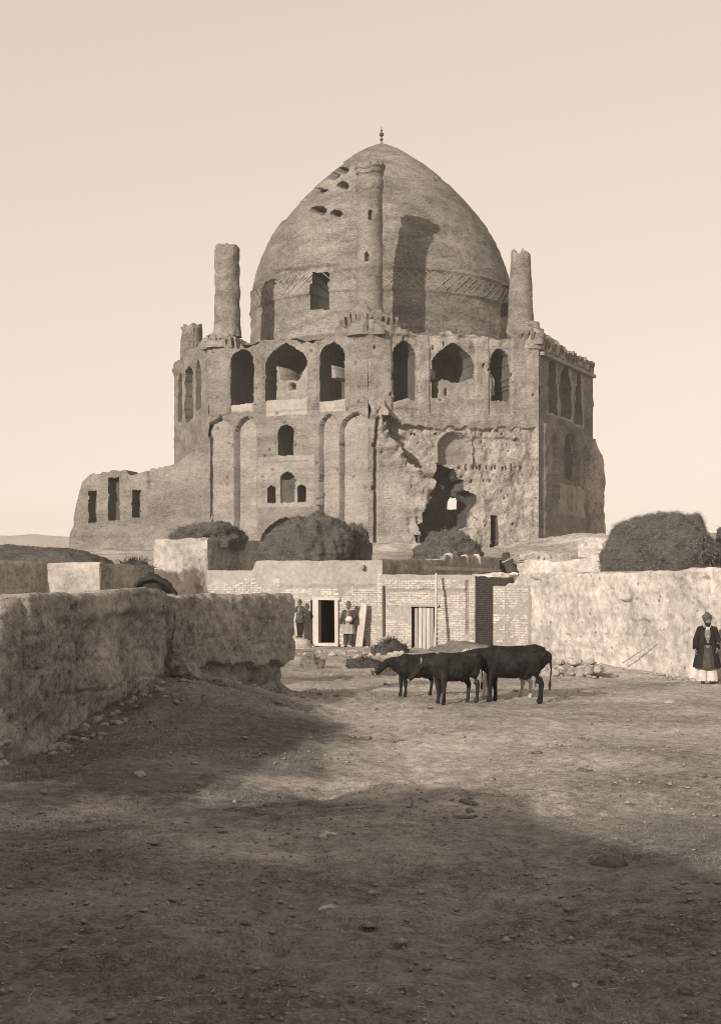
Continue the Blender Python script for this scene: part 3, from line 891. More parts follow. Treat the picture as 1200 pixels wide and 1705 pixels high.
def lump(name, c, size, mat, parent, seed, amp=.35, flat=0.0, nu=40, nv=26, smooth=False, sc=1.2, base=None, power=2.0, hf=0.0):
    """a rough heap: displaced half-superellipsoid reaching below its base"""
    A = np.linspace(0, 2 * math.pi, nu, endpoint=False); T = np.linspace(0, 1, nv)
    AA, TT = np.meshgrid(A, T)
    e = np.sin(TT * math.pi / 2); h = np.cos(TT * math.pi / 2)
    e = e ** (2 / power); h = h ** (2 / power)
    X = np.cos(AA) * e; Y = np.sin(AA) * e; Z = h
    f = 1 + amp * fbm(X * sc + seed, Y * sc, Z * sc + seed * 2, 1.0, 4) + amp * .25 * fbm(X * 6 + seed, Y * 6, Z * 6, 1.0, 3)
    if hf: f = f + hf * fbm(X * 15 + seed, Y * 15, Z * 15, 1.0, 3)
    V = np.stack([c[0] + X * f * size[0], c[1] + Y * f * size[1], c[2] + np.where(TT > .999, -.3, Z * (f if not flat else 1 + (f - 1) * .35) * size[2])], -1).reshape(-1, 3)
    I, J = np.meshgrid(np.arange(nu), np.arange(nv - 1))
    F = np.stack([(J * nu + I).ravel(), ((J + 1) * nu + I).ravel(), ((J + 1) * nu + (I + 1) % nu).ravel(), (J * nu + (I + 1) % nu).ravel()], 1)
    return mesh_np(name, V, F, mat, parent, smooth, base=base)

minaret(0, 18.3, 25.6, 39.0, 1.13, 1.08, slits=((34.25, .38, .0), (30.75, .3, 6.15 - 0.0), ), cornice=True, broken=.35, seed=2)
minaret(-45, 18.5, 25.2, 33.4, 1.2, 1.12, broken=.5, seed=5, notch=.18)
minaret(45, 18.4, 25.2, 32.6, 1.22, .84, broken=.7, seed=7)
minaret(-90, 18.8, 24.4, 28.9, 1.15, 1.05, broken=.4, seed=9, notch=.25)
minaret(90, 18.6, 22.0, 24.9, .9, .75, broken=.9, seed=11)
for deg, rin, s_, h, sd in ((0, 18.9, 1.8, 2.1, 1.3), (-45, 18.9, 1.75, 1.25, 2.9), (45, 18.9, 1.7, 1.7, 4.1), (-90, 19.0, 1.6, 1.1, 5.7)):
    c = vert(deg, rin)
    lump('minaret_base', (c[0], c[1], 24.3), (s_, s_, h), M['minaret'], MAUS, sd, .3, sc=1.5)
# broken vault edge falling along the shaded side
for k in range(9):
    q = k / 8
    c = vert(45, 19.3) * (1 - q) + vert(90, 19.3) * q
    lump('cornice_rubble', (c[0], c[1], 23.9), (1.25, 1.25, 1.7 - 1.0 * q + .2 * math.sin(k * 2.1)), M['core'], MAUS, k * 1.7, .35, nu=20, nv=12)

# ---- stalactite corbels under the minarets and along the shaded cornice: each a piece of its own
mb = MB()
mb.add([(-.11, 0, 0), (.11, 0, 0), (.11, .5, 0), (-.11, .5, 0), (-.11, -.34, .75), (.11, -.34, .75), (.11, .5, .75), (-.11, .5, .75), (-.11, -.34, 1.0), (.11, -.34, 1.0), (.11, .5, 1.0), (-.11, .5, 1.0)],
       [[3, 2, 1, 0], [0, 1, 5, 4], [1, 2, 6, 5], [3, 0, 4, 7], [2, 3, 7, 6], [4, 5, 9, 8], [5, 6, 10, 9], [7, 4, 8, 11], [6, 7, 11, 10], [8, 9, 10, 11]])
proto = mb.build('corbel', M['minaret'], None, base=(0, 0, 0))
corb_me = proto.data; bpy.data.objects.remove(proto)
def corbels(A, B, zs, n, u0, u1, sc=1.0):
    A, B = np.array(A), np.array(B); t = (B - A) / np.linalg.norm(B - A); nrm = np.array([t[1], -t[0]])
    rz = math.atan2(t[1], t[0])
    for k in range(n):
        u = u0 + (u1 - u0) * k / max(n - 1, 1) + random.uniform(-.05, .05)
        q = A + t * u
        o = bpy.data.objects.new('corbel', corb_me); COL.objects.link(o); o.parent = MAUS
        o.location = Vector((q[0], q[1], zs + random.uniform(-.08, .08))) - origin(MAUS)
        o.rotation_euler = (0, random.uniform(-.05, .05), rz)
        o.scale = (sc * random.uniform(.8, 1.25), sc * random.uniform(.8, 1.1), sc * random.uniform(.8, 1.15))
corbels(vert(0), vert(45), 24.75, 6, .1, 2.5, .95)
corbels(vert(-45), vert(0), 24.75, 5, 13.5, 15.5, .95)
corbels(vert(-45), vert(0), 23.85, 6, .2, 2.8, .9)
corbels(vert(0), vert(45), 24.2, 4, 13.9, 15.5, .95)
corbels(vert(45), vert(90), 23.6, 22, .2, 15.4, 1.0)
corbels(vert(-90), vert(-45), 23.6, 8, .2, 4.2, .9)
# parapet strip carrying the shaded corbels
q0, q1 = vert(45), vert(90)
t = (q1 - q0) / np.linalg.norm(q1 - q0); nn = np.array([t[1], -t[0]])
mb = MB(); mid = (q0 + q1) / 2 + nn * .12
mb.box((mid[0], mid[1], 23.25), (15.2, .6, .3), math.atan2(t[1], t[0]))
mb.build('cornice_moulding', M['facing'], MAUS)
# lower right buttress that bulges beyond the corner
c = vert(90, 19.9)
nzv = 60; Zv = np.linspace(4, 17.2, nzv); A = np.linspace(0, 2 * math.pi, 28, endpoint=False)
AA, ZV = np.meshgrid(A, Zv)
rr = 1.75 - .9 * sstep(14.6, 17.2, ZV) + .2 * fbm(np.cos(AA), np.sin(AA), ZV, .8, 4)
V = np.stack([c[0] + rr * np.sin(AA), c[1] - rr * np.cos(AA), ZV], -1).reshape(-1, 3)
I, J = np.meshgrid(np.arange(28), np.arange(nzv - 1))
F = np.stack([(J * 28 + I).ravel(), (J * 28 + (I + 1) % 28).ravel(), ((J + 1) * 28 + (I + 1) % 28).ravel(), ((J + 1) * 28 + I).ravel()], 1)
mesh_np('buttress', V, F, M['core'], MAUS)
# proud broken corner of lower right front corner
# ---- ruined annex on the left
ANX = empty('ruined_annex_wall', (-20, 128, 5.5), 'roofless ruined brick wing with three narrow openings left of the mausoleum', 'ruin')
def anx_top(u):
    q = u / 13.86
    return np.interp(q, [0, .02, .065, .135, .22, .38, .44, .55, .7, .82, .9, 1.0], [9.3, 10.8, 12.5, 13.2, 13.3, 13.4, 12.9, 13.3, 13.7, 14.3, 15.4, 16.2]) + .22 * fbm(u, 2.0, 0, 1.2, 3)
p = Panel((-26.3, 131.2), (-13.3, 126.40), 3.5, .1, anx_top)
S = [p.label('window_slot', M['inner']) for _ in range(3)]
low = 1 - sstep(7.6, 8.8, p.V + .5 * fbm(p.X, p.Y, p.V, .4, 3))
p.D -= low * (.5 + .12 * np.clip(8.5 - p.V, 0, 6))
p.cut(p.rect_mask(148, 818, 160, 870, .4), .9, S[0])
p.cut(p.rect_mask(181, 796, 198, 866, .4), 1.1, S[1])
p.cut(p.rect_mask(221, 817, 233, 861, .4), 1.0, S[2])
p.cut(p.rect_mask(245, 775, 249, 815, .3), .35)
p.rough(.12, .8, 4); p.rough(.3, .6, 4, low)
p.build(ANX, 'wall', M['brickwork'], thick=2.2)

# ------------------------------------------------------------------ the village in front
def box_walls(parent, name, pts, z0, z1, mat, roof=True, res=.25, amp=.04):
    """plain outer walls through corner points (left to right as seen from outside)"""
    out = []
    for a, b in zip(pts[:-1], pts[1:]):
        zt = z1
        pp = Panel(a, b, z0, res, zt if callable(zt) else (lambda u, zt=zt: zt + .05 * fbm(u, a[1], 0, .8, 3)))
        pp.rough(amp, 1.2, 3)
        out.append(pp.build(parent, name, mat, thick=.35, round_top=.06))
    return out

def flat_poly(parent, name, pts, z, mat, th=.15):
    n = len(pts)
    V = [(x, y, z - th) for x, y in pts] + [(x, y, z) for x, y in pts]
    F = [list(range(n))[::-1], list(range(n, 2 * n))] + [[i, (i + 1) % n, (i + 1) % n + n, i + n] for i in range(n)]
    return mesh_np(name, np.array(V), F, mat, parent)

brick_n = 0
def lay_bricks(parent, P, zones, proud=.012, single=0, skip=()):
    """sun dried bricks laid on a panel; zones in (u0,u1,z0,z1)"""
    global brick_n
    mb = MB(); singles = []
    bw, bh = .235, .082
    rz = math.atan2(P.t[1], P.t[0])
    for (u0, u1, za, zb, inset) in zones:
        nr = int((zb - za) / bh)
        for j in range(nr):
            u = u0 - (bw / 2 if j % 2 else 0)
            while u < u1 - .03:
                a, b = max(u, u0), min(u + bw, u1)
                u += bw
                if b - a < .05: continue
                uc = (a + b) / 2; zc = za + (j + .5) * bh
                if any(s0 < uc < s1 and t0 < zc < t1 for (s0, s1, t0, t1) in skip): continue
                if random.random() < .03: continue
                if float(pn(uc * .9 + za, zc * 1.1 + u0, 4.4)) + .35 * float(pn(uc * 3.1, zc * 3.1, 8.8)) > .42: continue      # here the mud plaster still covers the bricks
                pr_ = proud * random.uniform(.2, 1.7) - inset
                q = P.A + P.t * uc + P.n * (pr_ - .04)
                c = (q[0], q[1], zc + random.uniform(-.008, .008) + .012 * math.sin(uc * 1.7 + za))
                sz = ((b - a) - .018 + random.uniform(-.02, .006), .08, bh - .018 + random.uniform(-.014, .004))
                if len(singles) < single:
                    singles.append((c, sz, rz + random.uniform(-.02, .02)))
                else:
                    mb.box(c, sz, rz + random.uniform(-.02, .02), jit=.003)
    if mb.v:
        tag(mb.build('brick_facing', M['brickpiece'], parent), kind='stuff')
    if singles:
        global unit_brick
        for c, sz, a in singles:
            o = bpy.data.objects.new('brick', unit_brick); COL.objects.link(o); o.parent = parent
            o.location = Vector(c) - origin(parent); o.rotation_euler = (random.uniform(-.02, .02), random.uniform(-.02, .02), a); o.scale = sz

_u = MB(); _u.box((0, 0, 0), (1, 1, 1), jit=.035)
_o = _u.build('brick', M['brickpiece'], None, base=(0, 0, 0)); unit_brick = _o.data; bpy.data.objects.remove(_o)

# ---- the house with two doors
HL, HC, HR, HS = (-5.79, 54.0), (.80, 52.55), (4.17, 52.0), (6.6, 57.4)
HOUSE = empty('mud_brick_house', (0, 53, .3), 'low flat-roofed brick village house with white-framed doorway and plank door', 'house')
p = Panel(HL, HC, -.2, .06, lambda u: np.where(u < 1.85, 3.25, 3.6) + .03 * fbm(u, 0, 0, 1.5, 3) + .35 * (sstep(1.75, 1.95, u) - (u >= 1.85)))
HPL = p
RM = p.label('doorway', M['dark'])
p.cut(p.rect_mask(466, 976, 628, 1200, 0), .05)
p.cut(p.rect_mask(530, 1000, 557, 1071, 0), 2.6, RM)
p.rough(.025, 1.6, 3)
lw = p.build(HOUSE, 'front_wall', M['mortar'], thick=3.0 if False else None)
def pu(P, x0, x1, y0, y1):
    a, zt = P.px(x0, y0); b, zb = P.px(x1, y1); return a, b, zb, zt
dsk = pu(p, 515, 565, 995, 1080)
ua, _, _, zt = pu(p, 466, 628, 978, 1100)
ub = p.px(628, 1000)[0]
lay_bricks(HOUSE, p, [(ua, ub, .25, zt, .05)], skip=[dsk], single=0)
lay_bricks(HOUSE, p, [(.05, ua, .25, 3.0, 0), (ub, p.L - .02, .25, 3.25, 0)], skip=[])
# door frame: jambs, lintel, threshold
DF = empty('door_frame', (0, 0, 0), None, None)
DF.parent = HOUSE
def pbox(P, parent, name, mat, x0, y0, x1, y1, d0, d1):
    """a beam on panel P between print corners, from depth d0 (outside) to d1"""
    a, zt = P.px(x0, y0); b, zb = P.px(x1, y1)
    q = P.A + P.t * (a + b) / 2 - P.n * (d0 + d1) / 2
    m_ = MB(); m_.box((q[0], q[1], (zt + zb) / 2), (abs(b - a), abs(d1 - d0), abs(zt - zb)), math.atan2(P.t[1], P.t[0]), jit=.006)
    return m_.build(name, mat, parent)
bpy.data.objects.remove(DF)
pbox(p, HOUSE, 'door_jamb', M['whitewash'], 521, 999, 530.5, 1072, -.06, .35)
pbox(p, HOUSE, 'door_jamb', M['whitewash'], 557, 999, 563, 1072, -.06, .35)
pbox(p, HOUSE, 'lintel', M['whitewash'], 520, 995, 566, 999.5, -.04, .35)
pbox(p, HOUSE, 'threshold', M['whitewash'], 521, 1070.5, 564, 1076, -.14, .35)
pbox(p, HOUSE, 'door_shadow_strip', M['brush'], 517.5, 999, 520.2, 1077, -.10, .1)  # dark strip painted in for the shadow gap beside the jamb
pbox(p, HOUSE, 'drain_spout', M['wood'], 602, 941, 607, 948, -.25, .2)
# right block
p = Panel(HC, HR, -.2, .06, lambda u: 3.07 + .03 * fbm(u, 5, 0, 1.5, 3))
HPR = p
RM = p.label('door_recess', M['dark'])
p.cut(p.rect_mask(640, 981.5, 776, 1200, 0), .06)
p.cut(p.rect_mask(637, 978, 640.5, 1062, .1), .32)
p.cut(p.rect_mask(776, 966, 779, 1060, .2), .28)
p.cut(p.rect_mask(685, 1010, 726, 1100, 0), .30, RM)
p.rough(.02, 1.6, 3)
p.build(HOUSE, 'front_wall', M['mortar'])
a0, a1 = p.px(642, 1000)[0], p.px(775, 1000)[0]
dsk = pu(p, 683.5, 728, 1008, 1100); zt = p.px(700, 983)[1]
lay_bricks(HOUSE, p, [(a0, a1, .45, zt, .06)], skip=[dsk], single=300)
lay_bricks(HOUSE, p, [(p.px(780.5, 1000)[0], p.L - .02, .45, 2.9, 0), (.1, p.px(775, 1000)[0], zt + .06, 2.93, 0)])
for k in range(5):
    x0 = 690 + k * 6.4
    pbox(p, HOUSE, 'plank', M['woodpale'] if k % 4 else M['wood'], x0, 1012 + random.uniform(-1, 1), x0 + 5.7, 1084, .02 + random.uniform(0, .03), .22)
pbox(p, HOUSE, 'door_lintel', M['wood'], 682, 1007, 730, 1010.5, -.05, .28)
# shaded end wall
p = Panel(HR, HS, -.2, .08, lambda u: 3.0 + .05 * fbm(u, 5, 0, 1.5, 3))
p.rough(.03, 1.3, 3)
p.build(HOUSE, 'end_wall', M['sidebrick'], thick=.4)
p = Panel((-9.0, 63.0), HL, -.2, .2, 3.25)
p.rough(.05, 1.3, 3); p.build(HOUSE, 'end_wall', M['mud'])
# roofs
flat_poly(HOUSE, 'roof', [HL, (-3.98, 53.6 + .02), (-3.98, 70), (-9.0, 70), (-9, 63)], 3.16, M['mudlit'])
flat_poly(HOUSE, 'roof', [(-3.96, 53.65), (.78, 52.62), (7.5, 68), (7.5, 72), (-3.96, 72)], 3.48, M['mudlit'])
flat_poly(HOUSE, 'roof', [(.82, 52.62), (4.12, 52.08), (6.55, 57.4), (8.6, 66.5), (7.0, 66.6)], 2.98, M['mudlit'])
# parapet of the taller block, its end turned from the sun
pz = lambda u: np.interp(u, [0, 6.8, 7.0, 14], [3.66, 3.78, 3.98, 4.02]) + .04 * fbm(u, 3, 0, 1.2, 3)
p = Panel((.80, 52.6), (6.4, 65.6), 2.9, .08, pz)
p.rough(.05, 1.0, 3); p.build(HOUSE, 'parapet', M['mud'], thick=.3, round_top=.08)

# pole leaning in front of the plank door
q0, q1 = at(723.5, 1092, 51.2), at(726, 956, 51.75)
mb = MB(); mb.tube([q0, q0.lerp(q1, .4) + Vector((.02, 0, 0)), q1], [.055, .05, .042], 9)
tag(mb.build('wooden_pole', M['woodpale'], None, True), 'long pale pole standing against the house beside the plank door', 'pole')
# board leaning right of the open doorway
q = at(597, 1080, 53.0)
mb = MB(); Mr = Matrix.Rotation(R(-7), 4, 'Y') @ Matrix.Rotation(R(-10), 4, 'X')
mb.box((0, 0, .85), (.26, .04, 1.7), jit=.008)
mb.xf(Matrix.Translation(at(597, 1081, 52.25)) @ Matrix.Rotation(R(-22), 4, 'Z') @ Matrix.Rotation(R(3.5), 4, 'Y') @ Matrix.Rotation(R(-9), 4, 'X'))
tag(mb.build('leaning_board', M['woodpale'], None), 'pale wide board leaning on the house right of the doorway', 'board')
mb = MB(); mb.box((0, 0, .8), (.13, .05, 1.55), jit=.006, taper=.6)
mb.xf(Matrix.Translation(at(606, 1080, 52.4)) @ Matrix.Rotation(R(35), 4, 'Z') @ Matrix.Rotation(R(-9), 4, 'X'))
tag(mb.build('leaning_plank', M['brush'], None), 'dark narrow plank leaning behind the pale board at the house', 'plank')
# three pale stones on the parapet
for k, (x_, y_, Y_, s_) in enumerate(((746, 927, 59.5, .15), (773, 926, 61.3, .12), (792, 930, 62.6, .17))):
    c = at(x_, y_, Y_ + .1)
    c.z = 3.93 if k else 3.92
    o = lump('pale_stone', (c.x, c.y, c.z), (s_ * 1.3, s_, s_ * .9), M['stonepale'], None, k + 3.3, .3, nu=16, nv=10, smooth=True)
    tag(o, ('pale stone on the dark parapet, left of three', 'small pale stone on the dark parapet, middle of three', 'broad pale stone on the dark parapet, right of three')[k], 'stone', 'stones on the parapet')

# ---- fodder stacks
def fuzz(parent, name, src, n, ln, mat, seed, wid=.012, up=.3, out=.8):
    """loose blades standing out of a stack"""
    r = np.random.default_rng(seed)
    me = src.data; org = np.array(origin(src))
    nv = len(me.vertices)
    co = np.empty(nv * 3, np.float32); me.vertices.foreach_get('co', co); co = co.reshape(-1, 3) + org
    no = np.empty(nv * 3, np.float32); me.vertices.foreach_get('normal', no); no = no.reshape(-1, 3)
    i = r.integers(0, nv, n); j = r.integers(0, nv, n)
    P = co[i] + r.normal(size=(n, 3)) * .05
    d = no[i] * out + r.normal(size=(n, 3)) * .7 + np.array([0, 0, up]); d /= np.linalg.norm(d, axis=1)[:, None]
    s_ = np.cross(d, r.normal(size=(n, 3))); s_ /= np.linalg.norm(s_, axis=1)[:, None]
    l = ln * r.uniform(.4, 1.2, n)[:, None]
    V = np.stack([P - s_ * wid, P + s_ * wid, P + d * l], 1).reshape(-1, 3)
    F = np.arange(n * 3).reshape(-1, 3)
    return tag(mesh_np(name, V, F, mat, parent), kind='stuff')

def stack(name, c, size, label, seed, amp=.25, n=2600, power=2.6, mat='hay', cat='haystack', ln=.11, flat=0, wid=.010):
    e = empty(name, c, label, cat, None)
    o = lump('heap', c, size, M[mat], e, seed, amp, nu=150, nv=80, sc=1.6, power=power, flat=flat, hf=.010)
    if n: fuzz(e, 'loose_straw', o, n * 4, ln * 1.5, M['straw' if mat == 'hay' else 'brush'], int(seed * 10), wid, -.55, .3)
    return e
def stack_px(name, x0, x1, ytop, ybot, Y, label, seed, depth=None, **k):
    a, b = at(x0, ybot, Y), at(x1, ybot, Y)
    w = (b.x - a.x) / 2
    return stack(name, ((a.x + b.x) / 2, Y, a.z - .15), (w, depth or w * .9, zrow(ytop, Y) - a.z + .15), label, seed, **k)
stack_px('haystack', 436, 580, 866, 938, 65, 'large rounded dark haystack on the roof above the white-framed doorway', 3.1, power=2.3)
stack_px('haystack', 560, 616, 882, 938, 66.2, 'small dark haystack against the right side of the large rounded one', 6.4, power=2.8, n=1200)
stack_px('haystack', 694, 800, 888, 930, 78, 'low dark haystack in front of the breach in the mausoleum', 9.2, power=2.6, n=1600)
stack_px('haystack', 1006, 1196, 860, 950, 47, 'huge lumpy dark haystack rising behind the long mud wall', 12.9, amp=.15, power=2.7, n=5200, ln=.1)
stack_px('haystack', 1178, 1300, 886, 955, 49, 'haystack cut by the right edge of the picture', 15.3, power=2.6, n=1500)

# ---- the stores that carry the stacks behind the walls
ST = empty('mud_store', (12, 48, .2), 'flat-roofed mud store hidden behind the long wall under the huge haystack', 'store')
flat_poly(ST, 'wall', [(7.4, 45.9), (10.3, 43.2), (16.5, 43.6), (16.5, 52.5), (7.6, 52.5)], 2.95, M['mudlit'], 3.0)
flat_poly(ST, 'roof', [(7.3, 45.8), (10.2, 43.1), (16.6, 43.5), (16.6, 52.6), (7.5, 52.6)], 3.08, M['mud'], .13)
SP = empty('mud_platform', (4.8, 78, 1.2), 'low mud platform carrying the haystack before the breach', 'platform')
flat_poly(SP, 'body', [(2.6, 76.0), (7.2, 75.6), (7.6, 80.5), (2.8, 80.8)], 4.18, M['mudlit'], 3.6)
# ---- hut with a heaped roof, left of the large haystack
HUT = empty('mud_hut', (-7.0, 74, 1.5), 'square mud hut with dark fodder on its roof and a shaded side', 'hut')
c0 = (-7.71, 72.0)
p = Panel((-10.6, 73.35), c0, .8, .1, lambda u: 5.15 + .08 * fbm(u, 1, 0, 1.3, 3)); p.rough(.07, 1.1, 4)
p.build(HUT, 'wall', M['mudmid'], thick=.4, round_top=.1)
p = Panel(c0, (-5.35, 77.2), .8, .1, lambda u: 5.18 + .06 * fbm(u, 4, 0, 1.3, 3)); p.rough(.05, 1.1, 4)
p.build(HUT, 'wall', M['mud'], thick=.4, round_top=.1)  # shaded side gets the darker mud, its shade coloured in
flat_poly(HUT, 'roof', [(-10.5, 73.4), (-7.75, 72.1), (-5.4, 77.2), (-8.2, 78.6)], 5.05, M['mud'])
stack('fodder_heap', (-8.05, 75.0, 5.0), (1.95, 2.3, .95), 'flat heap of dark fodder drying on the mud hut roof', 21.7, amp=.2, n=1500, power=2.8, cat='fodder')
# two thin saplings in front of the mausoleum left arch
for k, (x0, y0, x1, y1) in enumerate(((333, 875, 341, 848), (347, 876, 353, 856))):
    a, b = at(x0, y0, 80), at(x1, y1, 80)
    mb = MB(); mb.tube([a - Vector((0, 0, 3.5)), a, a.lerp(b, .6) + Vector((.05, 0, 0)), b], [.06, .05, .035, .015], 7)
    for j in range(7):
        s0 = a.lerp(b, random.uniform(.2, 1)); mb.tube([s0, s0 + Vector((random.uniform(-.35, .35), random.uniform(-.3, .3), random.uniform(.1, .45)))], [.018, .006], 5, cap=False)
    tag(mb.build('bare_sapling', M['wood'], None), ('bare leaning sapling at the left above the mud hut roof', 'bare leaning sapling at the right above the mud hut roof')[k], 'sapling', 'saplings by the mud hut')

# ---- sheds and walls left of the house
SHED = empty('mud_shed', (-9, 45.5, .2), 'small square pale mud shed behind the left mud wall', 'shed')
a, b = at(78, 960, 45), at(166, 960, 44.6)
p = Panel((a.x, a.y), (b.x, b.y), -.1, .08, lambda u: 3.36 + .04 * fbm(u, 2, 0, 1.3, 3)); p.rough(.04, 1.2, 4)
p.build(SHED, 'wall', M['mudmid'], thick=.3, round_top=.06)
p = Panel((b.x + .02, b.y + .02), (b.x + 1.25, b.y + 3.2), -.1, .1, lambda u: 3.33 + .04 * fbm(u, 2, 0, 1.3, 3)); p.rough(.05, 1.2, 4)
p.build(SHED, 'wall', M['mud'], thick=.3, round_top=.06)  # sides away from the sun use the darker mud as painted shade
p = Panel((a.x - 1.6, a.y - 2.8), (a.x - .02, a.y - .02), -.1, .1, lambda u: 3.4 + .03 * fbm(u, 6, 0, 1.3, 3)); p.rough(.05, 1.2, 4)
p.build(SHED, 'wall', M['mud'], thick=.3, round_top=.06)
flat_poly(SHED, 'roof', [(a.x, a.y + .1), (b.x, b.y + .1), (b.x + 1.2, b.y + 3.2), (a.x, b.y + 3.4)], 3.25, M['mudlit'])
stack('fodder_heap', (-14.2, 60, .3), (4.6, 2.5, 4.05), 'long low dark mound of fodder above the small mud shed', 31.2, amp=.05, n=500, power=3.2, cat='fodder')
YARD = empty('rubble_yard_wall', (-8, 51, .3), 'ragged pale rubble wall between the mud shed and the house', 'wall')
a, b = at(181, 960, 50), at(348, 960, 54.6)
p = Panel((a.x, a.y), (b.x, b.y), -.1, .07, lambda u: 3.28 + .18 * fbm(u, 12, 0, 1.0, 4))
p.holes(30, 8, .06, .14, 1.5, 3.1); p.rough(.12, 1.3, 4)
p.build(YARD, 'wall', M['mudlit'], thick=.6, round_top=.12)
def brush_heap(name, c, size, label, cat, seed, n=500, ln=.35, mat='brush', wid=.012):
    e = empty(name, c, label, cat)
    o = lump('mass', c, (size[0] * .85, size[1] * .85, size[2] * .8), M[mat], e, seed, .4, nu=26, nv=14, sc=2)
    fuzz(e, 'twigs', o, n, ln, M[mat], int(seed * 7), wid, .6)
    return e
c = at(222, 943, 51); brush_heap('brushwood', (c.x, c.y, 3.2), (.75, .4, .35), 'dark brushwood laid on the ragged rubble wall', 'brushwood', 3.7, 400, .3)
# dark domed oven behind the left wall
OV = empty('clay_oven', (-4.9, 34.2, .2), 'dark rounded clay oven showing above the left mud wall', 'oven')
o = lump('body', (-4.95, 34.2, .2), (.68, .6, 2.6), M['dark'], OV, 2.2, .1, nu=40, nv=24, power=3.2, smooth=True)
mb = MB(); mb.tube([(-5.45, 33.9, 2.45), (-5.2, 33.8, 2.72), (-4.9, 33.75, 2.78), (-4.6, 33.8, 2.66), (-4.38, 33.9, 2.4)], [.05, .06, .06, .06, .05], 8)
mb.build('rim', M['dark'], OV, True)

# ---- long pale mud wall on the right
RW = empty('long_mud_wall', (7.5, 44, 0), 'long sunlit pale mud wall running along the right side', 'wall')
RA, RB = np.array([5.05, 49.6]), np.array([9.75, 38.9]); rt_ = (RB - RA) / np.linalg.norm(RB - RA)
RC = RB + rt_ * 12
p = Panel(RA + rt_ * .0, RC, -.35, .05, lambda u: 3.03 + .07 * fbm(u, 21, 0, .7, 4) - .28 * (1 - sstep(.3, .75, u)) + .08 * sstep(8, 11, u))
RWP = p
p.D += .06 * (1 - sstep(.35, .9, p.V)) * (1 + fbm(p.X, p.Y, p.V, 2, 3))
p.holes(60, 21, .045, .12, .6, 2.9)
r5 = np.random.default_rng(5)
for (px_, py_, w, h, d) in ((1040, 1005, .16, .10, .2), (1172, 965, .1, .08, .25), (945, 1062, .07, .08, .2), (964, 1063, .06, .06, .2), (1008, 1065, .05, .16, .2), (890, 967, .14, .06, .2), (1072, 1036, .14, .04, .12), (868, 995, .06, .06, .2), (910, 1005, .05, .05, .15)):
    u_, z_ = p.px(px_, py_)
    m = (np.abs(p.U - u_) < w * 1.6 * (1 + .5 * fbm(p.X, p.Y, p.V, 6, 2))) & (np.abs(p.V - z_) < h)
    p.D[m] += d
p.rough(.06, .9, 5); p.rough(.03, 4.5, 4)
p.D += .03 * np.exp(-((np.mod(p.V + .1 * fbm(p.X, p.Y, 0, .4, 3), .45) - .22) / .03) ** 2) * sstep(-.1, .25, fbm(p.X, p.Y, p.V, .7, 2))
# horizontal lifts of the mud
p.D += .02 * np.abs(np.sin(p.V * 5.2 + .6 * fbm(p.X, p.Y, 0, .4, 2)))
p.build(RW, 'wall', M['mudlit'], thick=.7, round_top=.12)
# brick pier at its far end, every brick a piece
pc0 = RA + np.array([-.02, -.12]); pier = Panel(pc0 - rt_ * .02, pc0 + rt_ * 1.55, -.2, .08, lambda u: 2.66 + .02 * fbm(u, 2, 0, 2, 2))
PIER = mesh_np('pier', np.zeros((4, 3)), [[0, 1, 2, 3]], M['mortar'], RW) if False else None
pm = pier.build(RW, 'brick_pier', M['mortar'], thick=.5)
lay_bricks(RW, pier, [(.0, 1.5, .1, 2.62, 0)], single=230)
pp = Panel(pc0 + np.array([-.42, .22]), pc0 - rt_ * .03, -.2, .08, lambda u: 2.64 + .02 * fbm(u, 2, 0, 2, 2))
pp.build(RW, 'brick_pier', M['mortar'], thick=.3)
lay_bricks(RW, pp, [(.0, pp.L - .01, .1, 2.6, 0)], single=70)

# low lit wall behind the pier
LW = empty('low_yard_wall', (7, 62, .4), 'low pale yard wall behind the house end, left of the long wall', 'wall')
a, b = at(784, 960, 60.5), at(905, 960, 57)
p = Panel((a.x, a.y), (b.x, b.y), .1, .1, lambda u: 3.2 + .1 * fbm(u, 2, 0, 1, 3)); p.rough(.07, 1.1, 4)
p.build(LW, 'wall', M['mudlit'], thick=.5, round_top=.1)
c = at(862, 968, 55.5)
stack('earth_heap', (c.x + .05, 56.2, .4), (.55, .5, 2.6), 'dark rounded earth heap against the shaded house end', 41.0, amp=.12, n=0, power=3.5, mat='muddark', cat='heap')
for k, (x0, x1, Y0, Y1, yt, lb, zb) in enumerate(((852, 1032, 73, 70, 931, 'long low pale mud wall behind the right wall, nearest of the two there', 1.0), (962, 1062, 98, 97, 895, 'pale flat-topped mud wall at the right foot of the mausoleum', 3.0), (872, 950, 90, 91, 922, 'short pale mud wall below the shaded side of the mausoleum', 2.5))):
    a, b = at(x0, 960, Y0), at(x1, 960, Y1)
    e_ = empty('pale_yard_wall', ((a.x + b.x) / 2, (Y0 + Y1) / 2, zb), lb, 'wall')
    zt_ = zrow(yt, (Y0 + Y1) / 2)
    p = Panel((a.x, a.y), (b.x, b.y), zb, .1, lambda u: zt_ + .16 * fbm(u, 2 + 9 * k, 0, .6, 4)); p.rough(.09, .9, 5); p.holes(14, 70 + k, .07, .2, zb + .8, zt_ - .2)
    p.build(e_, 'wall', M['mudlit'], thick=.7, round_top=.15)
